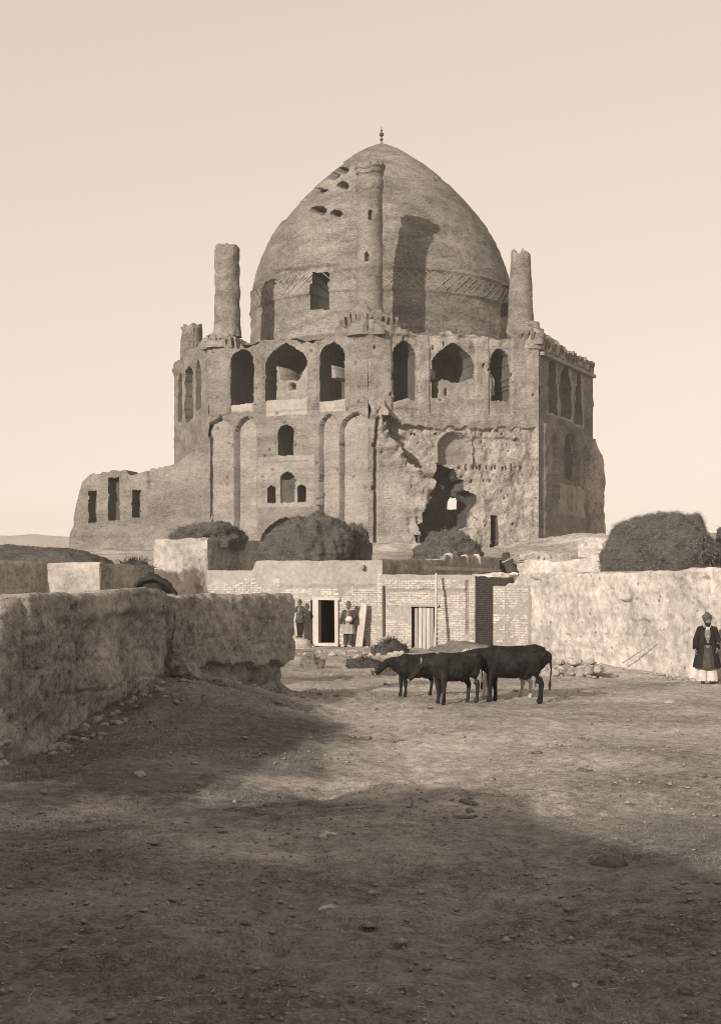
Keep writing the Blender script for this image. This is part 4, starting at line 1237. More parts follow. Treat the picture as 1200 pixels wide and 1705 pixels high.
# branches lying on the roof
BR = empty('branch_pile', (6.7, 64, 3.9), 'pile of bare branches sticking out over the house roof', 'branches')
for k in range(16):
    c = at(843 + random.uniform(-10, 8), 938 + random.uniform(-4, 6), 65.9 + random.uniform(-.2, .3))
    e_ = c + Vector((random.uniform(-.7, 1.5), random.uniform(-.4, .4), random.uniform(.0, .75)))
    mb = MB(); mb.tube([c, c.lerp(e_, .5) + Vector((0, 0, random.uniform(-.06, .06))), e_], [.04, .03, .012], 6, cap=False)
    mb.build('branch', M['wood'], BR)
c = at(845, 936, 65.8)
lump('leaf_mass', (c.x, 66.0, 3.0), (.55, .5, 1.0), M['brush'], BR, 8.8, .5, nu=24, nv=14)

# stick leaning against the long wall
a = at(1036, 1104, 42.6); b = at(1090, 1069, 41.3)
mb = MB(); mb.tube([a, a.lerp(b, .5), b], [.016, .015, .011], 7)
tag(mb.build('leaning_stick', M['wood'], None, True), 'thin straight stick slanting across the foot of the long wall', 'stick')

# ---- rubble heap at the foot of the long wall
def stone_mesh(seed):
    m_ = lump('stone', (0, 0, 0), (.5, .42, .36), M['stone'], None, seed, .35, nu=12, nv=7, smooth=False)
    d = m_.data; bpy.data.objects.remove(m_)
    # close below: mirror the lower ring
    return d
STONES = []
for k in range(6):
    b_ = MB(); b_.ball((0, 0, 0), (.5, .42, .36), 10, 7)
    v = np.array(b_.v); v = v * (1 + .22 * fbm(v[:, 0] * 3 + k * 7, v[:, 1] * 3, v[:, 2] * 3, 1.0, 3))[:, None]
    b_.v = [tuple(q) for q in v]
    o = b_.build('stone', M['stone'], None, base=(0, 0, 0)); STONES.append(o.data); bpy.data.objects.remove(o)
def put_stone(parent, loc, s, mat_pale=False, name='stone'):
    o = bpy.data.objects.new(name, random.choice(STONES)); COL.objects.link(o)
    if parent: o.parent = parent; o.location = Vector(loc) - origin(parent)
    else: o.location = loc
    o.rotation_euler = (random.uniform(-.4, .4), random.uniform(-.4, .4), random.uniform(0, 6.28)); o.scale = (s * random.uniform(.8, 1.3), s * random.uniform(.8, 1.2), s * random.uniform(.7, 1.05))
    return o
c = at(950, 1128, 39.5)
RUB = empty('rubble_heap', (c.x, c.y, 0), 'heap of rough stones at the foot of the long wall behind the cattle', 'rubble')
for k in range(95):
    t_ = random.random(); u_ = random.gauss(0, .35)
    x_ = 905 + 98 * t_
    Y_ = 40.6 - .6 * t_ + random.uniform(-.35, .35)
    q = at(x_, 1100, Y_); g = float(ground_z(q.x, q.y))
    hmax = .62 * (1 - ((t_ - .75) / .85) ** 2) * (1 - abs(Y_ - 40.6 + .6 * t_) / .5)
    put_stone(RUB, (q.x, q.y, g + random.random() * max(hmax, .05)), random.uniform(.14, .32))
lump('earth', (at(955, 1100, 40.5).x, 40.6, -.05), (1.0, .5, .42), M['mud'], RUB, 17, .4, nu=40, nv=20)
# loose stones along the wall foot
FT = empty('wall_foot_rubble', (9, 40, 0), 'line of small broken stones along the foot of the long wall by the standing man', 'rubble')
for k in range(120):
    u_ = random.uniform(8.8, 14.5); off = abs(random.gauss(.0, .22)) + .12
    q = RA + rt_ * u_ + RWP.n * off
    put_stone(FT, (q[0], q[1], float(ground_z(q[0], q[1])) + .02), random.uniform(.05, .15) * (1.1 - off * .5))

# ---- left mud wall, three faces
LWALL = empty('left_mud_wall', (-4, 27, 0), 'thick shaded mud wall with a deep crack on the left', 'wall')
# sunlit end face turned to the camera
p = Panel((-9.5, 19.4), WA0, -.4, .045, lambda u: 2.38 + .05 * fbm(u, 1, 0, 1.1, 4) + .12 * sstep(1.5, 3.5, u) * 0)
p.D -= .25 * (1 - sstep(.0, .7, p.V)) * (1 + .7 * fbm(p.X, p.Y, p.V, 1.5, 3)); p.rough(.10, 1.0, 5); p.rough(.05, 3.6, 4); p.D += .06 * np.clip(fbm(p.X, p.Y, p.V, 2.8, 3) - .1, 0, 1) * 2
p.round_ends(.5, False, True); p.build(LWALL, 'end_face', M['mud'], thick=.7, round_top=.15)
# near stretch
p = Panel(WA0, WA1, -.3, .04, lambda u: 2.42 + .06 * fbm(u, 31, 0, 1.0, 4) + .10 * sstep(2.5, 6.5, u) - .14 * sstep(7.4, 8.1, u))
low = 1 - sstep(.1, .9, p.V + .25 * fbm(p.X, p.Y, p.V, 1.2, 3))
p.D += low * .12 - .18 * (1 - sstep(-.2, .5, p.V))
p.D -= .09 * sstep(1.95, 2.1, p.V + .12 * fbm(p.X, p.Y, 0, .8, 3)) * sstep(.8, 2.5, p.U)
p.D += .30 * (1 - sstep(.0, .45, p.U)) * sstep(.5, 1.4, p.V + .4 * fbm(p.X, p.Y, p.V, 1, 3))
crk = np.exp(-((p.U - p.L + .12 + .16 * fbm(p.V, 0.0, 2.0, 1.3, 3)) / .09) ** 2)
p.D += .35 * crk
p.rough(.09, .8, 5); p.rough(.028, 3.5, 4); p.D += .05 * np.clip(fbm(p.X, p.Y, p.V, 2.4, 3) - .15, 0, 1) * 2
p.holes(60, 44, .035, .08, .7, 2.2)
p.round_ends(.55, True, False)
p.D += .06 * np.exp(-(fbm(p.X, p.Y, p.V * .7, .8, 4) / .035) ** 2) * sstep(.0, .3, fbm(p.X, p.Y + 9, p.V, .5, 2)) + .06 * np.exp(-((np.mod(p.V + .08 * fbm(p.X, p.Y, 0, .5, 3), .52) - .26) / .03) ** 2) * sstep(-.1, .25, fbm(p.X, p.Y, p.V, .6, 2)) + .035 * fbm(p.X * 2.4, p.Y * 2.4, p.V * .3, 1.0, 3)
p.build(LWALL, 'near_stretch', M['mud'], thick=.75, round_top=.12)
# far stretch with an undercut foot
p = Panel((WA1[0] + .03, WA1[1] + .05), WB1, -.3, .045, lambda u: 2.40 + .05 * fbm(u, 61, 0, 1.0, 4) - .12 * (1 - sstep(.0, .35, u)) - .18 * sstep(4.7, 5.2, u))
un = (p.V < .82 + .16 * fbm(p.X, p.Y, 0, 1.2, 3)) & (p.U > .8) & (p.V > .1)
p.D += un * sstep(.7, 1.6, p.U) * (.26 + .22 * fbm(p.X, p.Y, p.V, 1.6, 3))
p.D -= .12 * (1 - sstep(.0, .25, p.V))
p.rough(.09, .8, 5); p.rough(.028, 3.5, 4); p.D += .05 * np.clip(fbm(p.X, p.Y, p.V, 2.4, 3) - .15, 0, 1) * 2
p.holes(40, 45, .035, .08, .9, 2.2)
p.round_ends(.35, False, True)
p.D += .06 * np.exp(-(fbm(p.X, p.Y, p.V * .7, .8, 4) / .035) ** 2) * sstep(.0, .3, fbm(p.X, p.Y + 9, p.V, .5, 2)) + .06 * np.exp(-((np.mod(p.V + .08 * fbm(p.X, p.Y, 0, .5, 3), .52) - .26) / .03) ** 2) * sstep(-.1, .25, fbm(p.X, p.Y, p.V, .6, 2)) + .035 * fbm(p.X * 2.4, p.Y * 2.4, p.V * .3, 1.0, 3)
p.build(LWALL, 'far_stretch', M['mud'], thick=.7, round_top=.12)
# fallen lump in the crack and clods at the foot
CL = empty('fallen_wall_clods', (-3, 29, .3), 'fallen clods lying along the foot of the cracked left wall', 'clods')
CLODS = []
for k in range(4):
    d_ = STONES[k].copy(); d_.name = 'clod'; d_.materials.clear(); d_.materials.append(M['mud']); CLODS.append(d_)
def put_clod(parent, loc, s_):
    o_ = put_stone(parent, loc, s_, name='clod'); o_.data = random.choice(CLODS)
for k in range(150):
    if random.random() < .45:
        t_ = random.random(); q = np.array(WA1) * (1 - t_) + np.array(WB1) * t_; n_ = np.array([.88, -.47])
    else:
        t_ = random.random() ** 1.3; q = np.array(WA0) * (1 - t_) + np.array(WA1) * t_; n_ = np.array([.99, -.12])
    off = .1 + abs(random.gauss(0, .45)); q = q + n_ * off
    put_clod(CL, (q[0], q[1], float(ground_z(q[0], q[1])) + .02), random.uniform(.06, .24) * (1.05 - min(off, 1) * .6))
put_clod(CL, (-3.55, 28.95, .75), .75)
SR = empty('stone_footing', (-5.2, 20.6, 0), 'rough pale stones at the foot of the sunlit wall corner on the far left', 'stones')
for k in range(46):
    q = np.array([-5.0 - random.uniform(0, 1.4), 20.75 - random.uniform(0, .5)]); q[1] -= .36 * (-5 - q[0]) * -.0
    zz_ = random.random() ** 2 * .42
    put_stone(SR, (q[0], q[1] - .1, float(ground_z(q[0], q[1])) + zz_), random.uniform(.1, .26))

# ---- small shrubs, dung heap and rubble before the house
brush_heap('dark_heap', (at(649, 1090, 49.5).x, 49.5, .2), (.68, .5, .62), 'dark rounded brushwood heap before the house wall left of plank door', 'heap', 5.1, 700, .2)
brush_heap('low_shrub', (at(520, 1100, 44).x, 44, .15), (.42, .4, .36), 'low scrubby shrub at the far end of the left mud wall', 'shrub', 7.7, 260, .12, 'grass')
brush_heap('low_shrub', (at(606, 1104, 45).x, 45, .1), (.62, .4, .30), 'low dark shrub on the bank below the standing man at the door', 'shrub', 9.9, 320, .12)
brush_heap('low_shrub', (at(660, 1108, 42).x, 42, .0), (.75, .4, .42), 'low dark shrub behind the leftmost calf', 'shrub', 11.3, 400, .14)
EB = empty('added_bank', (4, 50.5, .2), 'low dark bank added along the foot of the right house wall', 'bank')
lump('bank', (3.55, 50.9, .1), (1.25, .6, .5), M['muddark'], EB, 3.9, .3, nu=60, nv=24)  # bank added where the wall foot is darker
DS = empty('door_step_rubble', (-.6, 50.5, .2), 'stony bank below the open doorway', 'rubble')
lump('bank', (-.9, 51.0, -.05), (3.2, 1.0, .45), M['mud'], DS, 13.9, .35, nu=80, nv=24)
for k in range(60):
    q = (random.uniform(-2.6, 1.6), random.uniform(47.5, 50.4))
    put_stone(DS, (q[0], q[1], float(ground_z(*q)) + .03 + (.2 if q[1] > 50 else 0)), random.uniform(.08, .24))

# ---- unseen house added behind the photographer; its roof outline is fitted to the shadow
BH = empty('shadow_house', (-11, -6, 0), 'unseen mud house added behind the photographer, roof shaped to cast the foreground shadow', 'house')
def sun_back(px, py, h):
    """roof point of height h whose shadow falls on the ground at a print pixel"""
    Y_ = CAM_Z * FPX / (py - HOR); X_ = (px - 600) / FPX * Y_
    k = h / math.tan(R(SUN_EL))
    return (X_ - math.sin(_a) * k, Y_ - math.cos(_a) * k)
HB = 4.6
rp = [sun_back(-200, 1225, HB), sun_back(60, 1262, HB), sun_back(330, 1219, HB), sun_back(500, 1197, HB), sun_back(590, 1204, HB), sun_back(500, 1252, HB), sun_back(400, 1293, HB), sun_back(325, 1322, HB), sun_back(300, 1342, HB), sun_back(420, 1340, HB), sun_back(640, 1300, HB), sun_back(870, 1322, HB), sun_back(900, 1370, HB), sun_back(1060, 1412, HB), sun_back(1320, 1490, HB)]  # roof runs out in a wing only to shade the left bank
rp2 = rp + [(rp[-1][0] - 3, rp[-1][1] - 12), (rp[0][0] - 6, rp[0][1] - 10)]
flat_poly(BH, 'wall', rp2[::-1], HB - .3, M['mud'], HB - .3 + .3)
flat_poly(BH, 'roof', [(x * 1.002, y) for x, y in rp2[::-1]], HB, M['mud'], .28)

# ------------------------------------------------------------------ cattle
def cow(px, Y, yaw, s, label, mat, head=(0.0, 0.0), horns=True, seed=0, step=0.0, patch=None):
    X_ = (px - 600) / FPX * Y
    e = empty('cow', (X_, Y, float(ground_z(X_, Y)) - .005), label, 'cow', 'cattle standing before the long wall')
    r = random.Random(seed)
    T = Matrix.Translation(e.location) @ Matrix.Rotation(R(yaw), 4, 'Z') @ Matrix.Scale(s, 4)
    mb = MB()
    mb.tube([(-.74, 0, .98), (-.62, 0, .965), (-.38, 0, .90), (-.05, 0, .86), (.25, 0, .87), (.46, 0, .91), (.60, 0, .95)],
            [(.13, .15), (.23, .25), (.275, .30), (.31, .345), (.28, .345), (.22, .31), (.14, .23)], 18)
    for sy in (-1, 1):
        mb.ball((-.50, sy * .19, 1.13), (.08, .06, .055)); mb.ball((-.72, sy * .13, 1.04), (.055, .05, .06))
        for rb_ in range(5): mb.tube([(-.22 + rb_ * .11, sy * .235, 1.0), (-.20 + rb_ * .11, sy * .298, .86), (-.16 + rb_ * .11, sy * .265, .70)], [.010, .012, .010], 6)
        mb.ball((.40, sy * .17, .92), (.14, .09, .26))
    mb.tube([(-.68, 0, 1.15), (-.50, 0, 1.20), (-.3, 0, 1.18), (.1, 0, 1.155), (.42, 0, 1.18)], [.05, .06, .05, .05, .05], 10)
    # neck and head
    hy, hp = R(head[0]), R(head[1])
    nb = Vector((.52, 0, 1.0)); poll = nb + Vector((math.cos(hy) * .43 * math.cos(hp), math.sin(hy) * .43, .14 + .43 * math.sin(hp)))
    nm = nb.lerp(poll, .55) + Vector((.02, 0, -.01))
    mb.tube([nb - Vector((.1, 0, .06)), nm, poll], [(.15, .24), (.105, .165), (.085, .11)], 14)
    mb.tube([(.55, 0, .72), tuple(nm - Vector((0, 0, .15)))], [(.04, .08), (.03, .05)], 10)
    fw = Vector((math.cos(hy * 1.6), math.sin(hy * 1.6), -.95 + math.sin(hp) * .5)).normalized()
    hd = [poll + fw * q for q in (-.02, .12, .26, .37, .43)]
    mb.tube(hd, [(.095, .09), (.105, .105), (.08, .085), (.068, .065), (.06, .052)], 14)
    side = fw.cross(Vector((0, 0, 1))).normalized()
    for sg in (-1, 1):
        a = poll + side * sg * .07 + Vector((0, 0, -.01))
        mb.tube([a, a + side * sg * .11 + Vector((0, 0, -.02)), a + side * sg * .2 + Vector((0, 0, -.05))], [(.03, .025), (.05, .02), (.018, .01)], 8)
        mb.ball(hd[1] + side * sg * .088 + Vector((0, 0, .03)), .025, 8, 6)
    # legs: front knee low and straight, hind hock pointing back
    for sy in (-1, 1):
        o1 = r.uniform(-.07, .07) + step * sy; o2 = r.uniform(-.06, .06) - step * sy
        y = sy * .135
        mb.tube([(.40, y, .78), (.42 + o1 * .4, y, .52), (.43 + o1 * .7, y, .41), (.42 + o1 * .9, y, .22), (.43 + o1, y, .10), (.45 + o1, y, .03)],
                [(.095, .125), (.068, .082), (.058, .062), (.038, .040), (.046, .048), (.052, .056)], 12)
        y = sy * .15
        mb.tube([(-.50, y, .92), (-.46 + o2 * .3, y * 1.05, .66), (-.55 + o2 * .6, y, .50), (-.605 + o2 * .8, y * .95, .42), (-.585 + o2 * .9, y * .95, .22), (-.575 + o2, y * .95, .10), (-.55 + o2, y * .95, .03)],
                [(.135, .20), (.11, .15), (.068, .088), (.056, .06), (.039, .042), (.046, .048), (.052, .056)], 12)
    mb.ball((-.30, 0, .58), (.15, .12, .09))
    # tail with its brush
    mb.tube([(-.75, 0, 1.08), (-.83, .01, .98), (-.85, .02, .70), (-.83, .03, .48)], [.035, .028, .02, .018], 8)
    mb.tube([(-.83, .03, .48), (-.82, .035, .38), (-.82, .04, .28)], [.025, .038, .02], 8)
    mb.xf(T)
    remeshed('body', mb, mat, e, .016, 4)
    if horns:
        for sg in (-1, 1):
            h = MB(); a = poll + side * sg * .05 + Vector((0, 0, .05))
            h.tube([a, a + side * sg * .08 + Vector((0, 0, .05)), a + side * sg * .11 + Vector((0, 0, .13))], [.024, .018, .007], 8)
            h.xf(T).build('horn', M['horn'], e, True)
    mz = MB(); mz.ball(hd[-1] + fw * .012, (.05, .05, .045), 10, 7); mz.xf(T).build('muzzle', M['horn'], e, True)
    return e
cow(851, 31.7, 166, 1.04, 'largest black cow with its rump towards the right', M['hide'], head=(12, -18), seed=4, step=.03)
cow(756, 31.1, 216, .92, 'dark brown cow in the middle with lowered pale muzzle', M['hidebrown'], head=(-22, -30), seed=9, step=.05)
cow(694, 33.0, 200, .80, 'smallest dark calf at the left facing the mud wall', M['hide'], head=(-14, -22), horns=False, seed=2, step=.04)
cow(838, 33.0, 176, .90, 'white-legged pale calf half hidden behind the largest black cow', M['hidepale'], head=(6, 5), horns=False, seed=6, step=.08)

# ------------------------------------------------------------------ people
def loft(rings, n=72, a0=0.0, a1=360.0, pleat=None, T=None):
    """cloth through (z, rx, ry, x, y) rings; angle 0 is the front (towards -y)"""
    closed = abs(a1 - a0) >= 359.9
    A = np.linspace(R(a0), R(a1), n, endpoint=not closed)
    V = []; F = []
    for j, (z, rx, ry, x, y) in enumerate(rings):
        for a in A:
            k = 1 + (pleat(a, j / (len(rings) - 1)) if pleat else 0)
            V.append((x + math.sin(a) * rx * k, y - math.cos(a) * ry * k, z))
    m = len(rings)
    for j in range(m - 1):
        for i in range(n if closed else n - 1):
            a, b = j * n + i, j * n + (i + 1) % n
            F.append([a, b, b + n, a + n])
    return MB().add(V, F)

def hand(mb, w, d, sd, palm, s=1.0, curl=.5):
    """palm and five fingers from wrist w; d points along the hand, sd towards the thumb, palm out of the palm"""
    w, d, sd, palm = Vector(w), Vector(d).normalized(), Vector(sd).normalized(), Vector(palm).normalized()
    mb.tube([w, w + d * .045 * s, w + d * .09 * s], [(.026 * s, .020 * s), (.036 * s, .017 * s), (.036 * s, .014 * s)], 10)
    for k, (o, l) in enumerate(((.026, .072), (.009, .082), (-.009, .076), (-.026, .06))):
        b = w + d * .088 * s + sd * o * s
        p1 = b + (d + palm * curl * .5).normalized() * l * .45 * s
        p2 = p1 + (d * .7 + palm * curl * 1.3).normalized() * l * .32 * s
        p3 = p2 + (d * .35 + palm * curl * 1.8).normalized() * l * .25 * s
        mb.tube([b, p1, p2, p3], [.0105 * s, .0098 * s, .009 * s, .0075 * s], 8)
    b = w + d * .03 * s + sd * .028 * s
    mb.tube([b, b + (d * .6 + sd * .8) * .035 * s, b + (d * .95 + sd * .75 + palm * .3) * .06 * s], [.014 * s, .0115 * s, .009 * s], 8)

def person_body(T, arms, parent, s=1.0, turn=0.0, tilt=0.0, legs=((-.10, 0), (.10, 0)), name='body'):
    """one continuous figure, 1.70 m, facing -y; arms = ((elbow, wrist, thumb dir, palm dir), ...)"""
    mb = MB()
    hb = MB()
    hb.ball((0, 0, 1.585), (.078, .098, .112), 16, 12)
    hb.ball((0, -.025, 1.525), (.06, .07, .06), 12, 8)                      # jaw
    hb.tube([(0, -.092, 1.60), (0, -.112, 1.565), (0, -.104, 1.552)], [.011, .015, .016], 8)     # nose
    for sg in (-1, 1):
        hb.ball((sg * .079, .008, 1.575), (.012, .022, .034), 8, 6)           # ears
        hb.ball((sg * .032, -.082, 1.612), (.024, .014, .010), 8, 6)          # brows
        hb.ball((sg * .042, -.073, 1.555), (.022, .018, .022), 8, 6)          # cheeks
    hb.tube([(-.022, -.094, 1.525), (.022, -.094, 1.525)], [.008, .008], 8)   # lips
    Mh = Matrix.Translation((0, 0, 1.48)) @ Matrix.Rotation(turn, 4, 'Z') @ Matrix.Rotation(tilt, 4, 'X') @ Matrix.Translation((0, 0, -1.48))
    hb.xf(Mh)
    mb.add(hb.v, hb.f)
    mb.tube([(0, .015, 1.36), (0, .008, 1.45), (0, -.005, 1.53)], [.062, .054, .055], 12)
    mb.tube([(0, 0, .84), (0, 0, .95), (0, .005, 1.08), (0, .01, 1.25), (0, .015, 1.36), (0, .015, 1.40)], [(.15, .11), (.165, .115), (.145, .10), (.175, .115), (.16, .09), (.09, .06)], 18)
    for sg, (el, wr, th, pa) in zip((-1, 1), arms):
        sh = Vector((sg * .185, .01, 1.365)); el = Vector(el); wr = Vector(wr)
        mb.tube([Vector((sg * .10, .012, 1.37)), sh, sh.lerp(el, .5), el, el.lerp(wr, .35), wr], [.062, .060, .048, .040, .040, .027], 12)
        hand(mb, wr, wr - el, th, pa)
    for sg, (ax, ay) in zip((-1, 1), legs):
        mb.tube([(sg * .085, 0, .90), (sg * .10, 0, .72), (ax * 1.0, ay * .5 - .012, .48), (ax, ay * .8, .32), (ax, ay + .01, .09)], [.095, .085, .058, .056, .038], 12)
        mb.tube([(ax, ay + .05, .035), (ax * 1.1, ay - .05, .04), (ax * 1.25, ay - .15, .028)], [(.036, .034), (.042, .034), (.036, .022)], 10)
    mb.xf(T)
    remeshed(name, mb, M['skin'], parent, .0085 * s, 2)
    return Mh

def sleeves(arms, T, mat, parent, r=(.085, .075, .065), upto=1.0):
    for sg, (el, wr, th, pa) in zip((-1, 1), arms):
        sh = Vector((sg * .17, .012, 1.375)); el = Vector(el); wr = Vector(wr); e_ = el.lerp(wr, upto)
        m_ = MB(); m_.tube([Vector((sg * .09, .012, 1.39)), sh, sh.lerp(el, .5), el, e_], [r[0] * .9, r[0], r[1], r[1] * .95, r[2]], 14, cap=False)
        m_.xf(T).build('sleeve', mat, parent, True)

def face_details(T, Mh, parent, beard=True):
    for sg in (-1, 1):
        m_ = MB(); m_.ball((sg * .032, -.086, 1.594), (.012, .008, .007), 8, 6); m_.xf(T @ Mh).build('eye', M['clothblack'], parent, True)
    m_ = MB(); m_.tube([(-.032, -.094, 1.540), (0, -.106, 1.544), (.032, -.094, 1.540)], [.008, .010, .008], 8); m_.xf(T @ Mh).build('moustache', M['clothblack'], parent, True)
    if beard:
        m_ = MB(); m_.ball((0, -.045, 1.50), (.066, .066, .062), 12, 8); m_.ball((0, -.07, 1.465), (.04, .035, .05), 10, 7)
        for sg in (-1, 1): m_.tube([(sg * .066, -.01, 1.58), (sg * .062, -.035, 1.52)], [.018, .026], 8)
        remeshed('beard', m_.xf(T @ Mh), M['clothblack'], parent, .008, 2)

# ---- man in a long dark robe by the long wall
Y_ = 37.7; X_ = (1177 - 600) / FPX * Y_; g = float(ground_z(X_, Y_))
sc = 1.06
MAN = empty('person', (X_, Y_, g), 'man in a long dark robe and round cap standing before the long wall', 'person')
T = Matrix.Translation((X_, Y_, g)) @ Matrix.Rotation(R(-6), 4, 'Z') @ Matrix.Scale(sc, 4)
arms = (((-.275, .03, 1.10), (-.29, -.04, .88), (.3, -1, 0), (1, 0, 0)), ((.27, .03, 1.10), (.235, -.08, .90), (-.3, -1, 0), (-1, 0, 0)))
Mh = person_body(T, arms, MAN, sc, turn=R(18), tilt=R(6))
face_details(T, Mh, MAN)
cap = MB(); cap.tube([(0, .012, 1.635), (0, .016, 1.67), (0, .02, 1.715), (0, .02, 1.745)], [(.108, .118), (.122, .13), (.115, .122), (.06, .07)], 20)
cap.xf(T @ Mh).build('cap', M['felt'], MAN, True)
pl = lambda a, q: .045 * math.sin(a * 9 + 1.2 * math.sin(a * 2)) * q + .03 * math.sin(a * 5 + 2) * q
loft([(1.02, .175, .135, 0, 0), (.96, .185, .145, 0, 0), (.85, .215, .175, 0, 0), (.65, .255, .215, 0, .0), (.48, .285, .24, 0, .0), (.39, .30, .25, 0, 0)], 96, pleat=lambda a, q: pl(a, q * 1.3)).xf(T).build('robe_skirt', M['clothgrey'], MAN, True)
sash = MB(); sash.tube([(0, 0, .985), (0, 0, 1.035)], [(.19, .15), (.188, .148)], 24, cap=False); sash.xf(T).build('sash', M['clothblack'], MAN, True)
loft([(1.415, .075, .065, 0, .012), (1.40, .145, .085, 0, .012), (1.36, .205, .12, 0, .012), (1.25, .215, .142, 0, .01), (1.05, .215, .16, 0, .01), (.92, .245, .19, 0, .015), (.7, .295, .235, 0, .02), (.5, .335, .27, 0, .02), (.42, .345, .275, 0, .02)], 84, 24, 336, pleat=lambda a, q: .05 * math.sin(a * 7) * max(q - .4, 0)).xf(T).build('coat', M['clothblack'], MAN, True)
loft([(1.41, .07, .062, 0, .008), (1.36, .17, .108, 0, .01), (1.25, .19, .13, 0, .005), (1.1, .185, .14, 0, .005), (1.0, .185, .145, 0, 0)], 60).xf(T).build('tunic', M['clothblack'], MAN, True)
sh = MB(); sh.add([(-.045, -.115, 1.425), (.045, -.115, 1.425), (.03, -.150, 1.30), (.012, -.158, 1.18), (-.012, -.158, 1.18), (-.03, -.150, 1.30), (-.045, -.07, 1.43), (.045, -.07, 1.43)], [[0, 5, 2, 1], [5, 4, 3, 2], [6, 0, 1, 7]])
sh.xf(T).build('shirt_front', M['clothpale'], MAN)
sleeves(arms, T, M['clothblack'], MAN, (.088, .078, .075), .98)
for sg in (-1, 1):
    loft([(.60, .105, .115, sg * .10, 0), (.42, .12, .125, sg * .105, 0), (.25, .135, .13, sg * .11, 0), (.13, .145, .135, sg * .115, 0), (.085, .14, .13, sg * .115, 0)], 40, pleat=lambda a, q: .05 * math.sin(a * 6 + sg)).xf(T).build('trouser_leg', M['clothpale'], MAN, True)
    s_ = MB(); s_.tube([(sg * .11, .06, .045), (sg * .115, -.06, .05), (sg * .135, -.17, .035)], [(.045, .045), (.052, .045), (.04, .028)], 12); s_.xf(T).build('shoe', M['clothblack'], MAN, True)

# ---- man with a bundle by the open door
Y_ = 52.3; X_ = (580 - 600) / FPX * Y_; g = zrow(1079, Y_)
sc = .96
DM = empty('person', (X_, Y_, g), 'man in a dark jacket and tan tunic holding a white bundle by the doorway', 'person')
T = Matrix.Translation((X_, Y_, g)) @ Matrix.Rotation(R(-12), 4, 'Z') @ Matrix.Scale(sc, 4)
arms = (((-.28, .04, 1.12), (-.30, -.06, .90), (.3, -1, 0), (1, 0, 0)), ((.27, -.02, 1.13), (.12, -.24, 1.04), (-.2, 0, 1), (-.3, -.6, .4)))
Mh = person_body(T, arms, DM, sc, turn=R(-25), tilt=R(4), legs=((-.11, .03), (.10, -.04)))
face_details(T, Mh, DM, False)
cap = MB(); cap.tube([(0, .012, 1.64), (0, .016, 1.67), (0, .018, 1.73)], [(.098, .108), (.098, .106), (.07, .08)], 18)
cap.xf(T @ Mh).build('cap', M['felt'], DM, True)
loft([(1.40, .08, .07, 0, .01), (1.34, .175, .11, 0, .01), (1.1, .18, .14, 0, 0), (.92, .20, .16, 0, 0), (.7, .235, .20, 0, 0), (.54, .255, .22, 0, 0)], 84, pleat=lambda a, q: .05 * math.sin(a * 8 + 1) * q).xf(T).build('tunic', M['clothtan'], DM, True)
loft([(1.41, .09, .075, 0, .012), (1.38, .17, .10, 0, .012), (1.3, .205, .135, 0, .01), (1.1, .212, .165, 0, .005), (.90, .225, .18, 0, .005)], 70, 22, 338).xf(T).build('jacket', M['clothgrey'], DM, True)
sleeves(arms, T, M['clothgrey'], DM, (.085, .075, .062), .9)
for sg in (-1, 1):
    ay = .03 if sg < 0 else -.04
    loft([(.75, .11, .12, sg * .10, 0), (.5, .105, .11, sg * .10, ay * .5), (.3, .095, .10, sg * .105, ay * .8), (.12, .085, .09, sg * .108, ay)], 40, pleat=lambda a, q: .05 * math.sin(a * 6)).xf(T).build('trouser_leg', M['clothgrey'], DM, True)
    s_ = MB(); s_.tube([(sg * .11, ay + .06, .045), (sg * .115, ay - .06, .05), (sg * .135, ay - .17, .035)], [(.045, .045), (.05, .045), (.038, .028)], 12); s_.xf(T).build('shoe', M['clothblack'] if sg < 0 else M['clothpale'], DM, True)
b_ = MB(); b_.ball((0, 0, 0), (.14, .12, .12), 16, 12)
v = np.array(b_.v); v = v * (1 + .14 * fbm(v[:, 0] * 9, v[:, 1] * 9, v[:, 2] * 9, 1, 3))[:, None]; b_.v = [tuple(q) for q in v]
b_.xf(T @ Matrix.Translation((.09, -.30, 1.10)))
tag(b_.build('bundle', M['clothpale'], None, True), 'round white cloth bundle in the arm of the man by the doorway', 'bundle')

# ---- boy on a mud ledge by the end of the left wall
Y_ = 52.8; X_ = (499.5 - 600) / FPX * Y_; g = zrow(1062, Y_)
LD = empty('mud_ledge', (X_ - .4, Y_, .2), 'low mud ledge under the boy beside the house wall', 'ledge')
lump('ledge', (X_ - .55, Y_ + .05, -.1), (1.0, .6, g + .1), M['mudlit'], LD, 2.9, .05, power=6, nu=48, nv=20)
sc = .80
BOY = empty('person', (X_, Y_, g), 'dark-clothed boy standing beyond the end of the left mud wall', 'person')
T = Matrix.Translation((X_, Y_, g)) @ Matrix.Rotation(R(-38), 4, 'Z') @ Matrix.Scale(sc, 4)
arms = (((-.30, -.10, 1.16), (-.26, -.30, 1.36), (1, 0, 0), (0, 0, 1)), ((.31, .06, 1.13), (.20, -.07, .99), (-.3, -1, 0), (-1, 0, 0)))
Mh = person_body(T, arms, BOY, sc, turn=R(-20), tilt=R(8), legs=((-.07, .02), (.07, -.04)))
face_details(T, Mh, BOY, False)
cap = MB(); cap.tube([(0, .012, 1.635), (0, .016, 1.67), (0, .02, 1.72)], [(.102, .112), (.104, .112), (.075, .085)], 18)
cap.xf(T @ Mh).build('cap', M['felt'], BOY, True)
loft([(1.41, .08, .07, 0, .01), (1.37, .175, .105, 0, .012), (1.25, .20, .135, 0, .01), (1.0, .195, .15, 0, 0), (.8, .225, .185, 0, 0), (.68, .24, .20, 0, 0)], 70, pleat=lambda a, q: .05 * math.sin(a * 7) * q).xf(T).build('coat', M['clothgrey'], BOY, True)
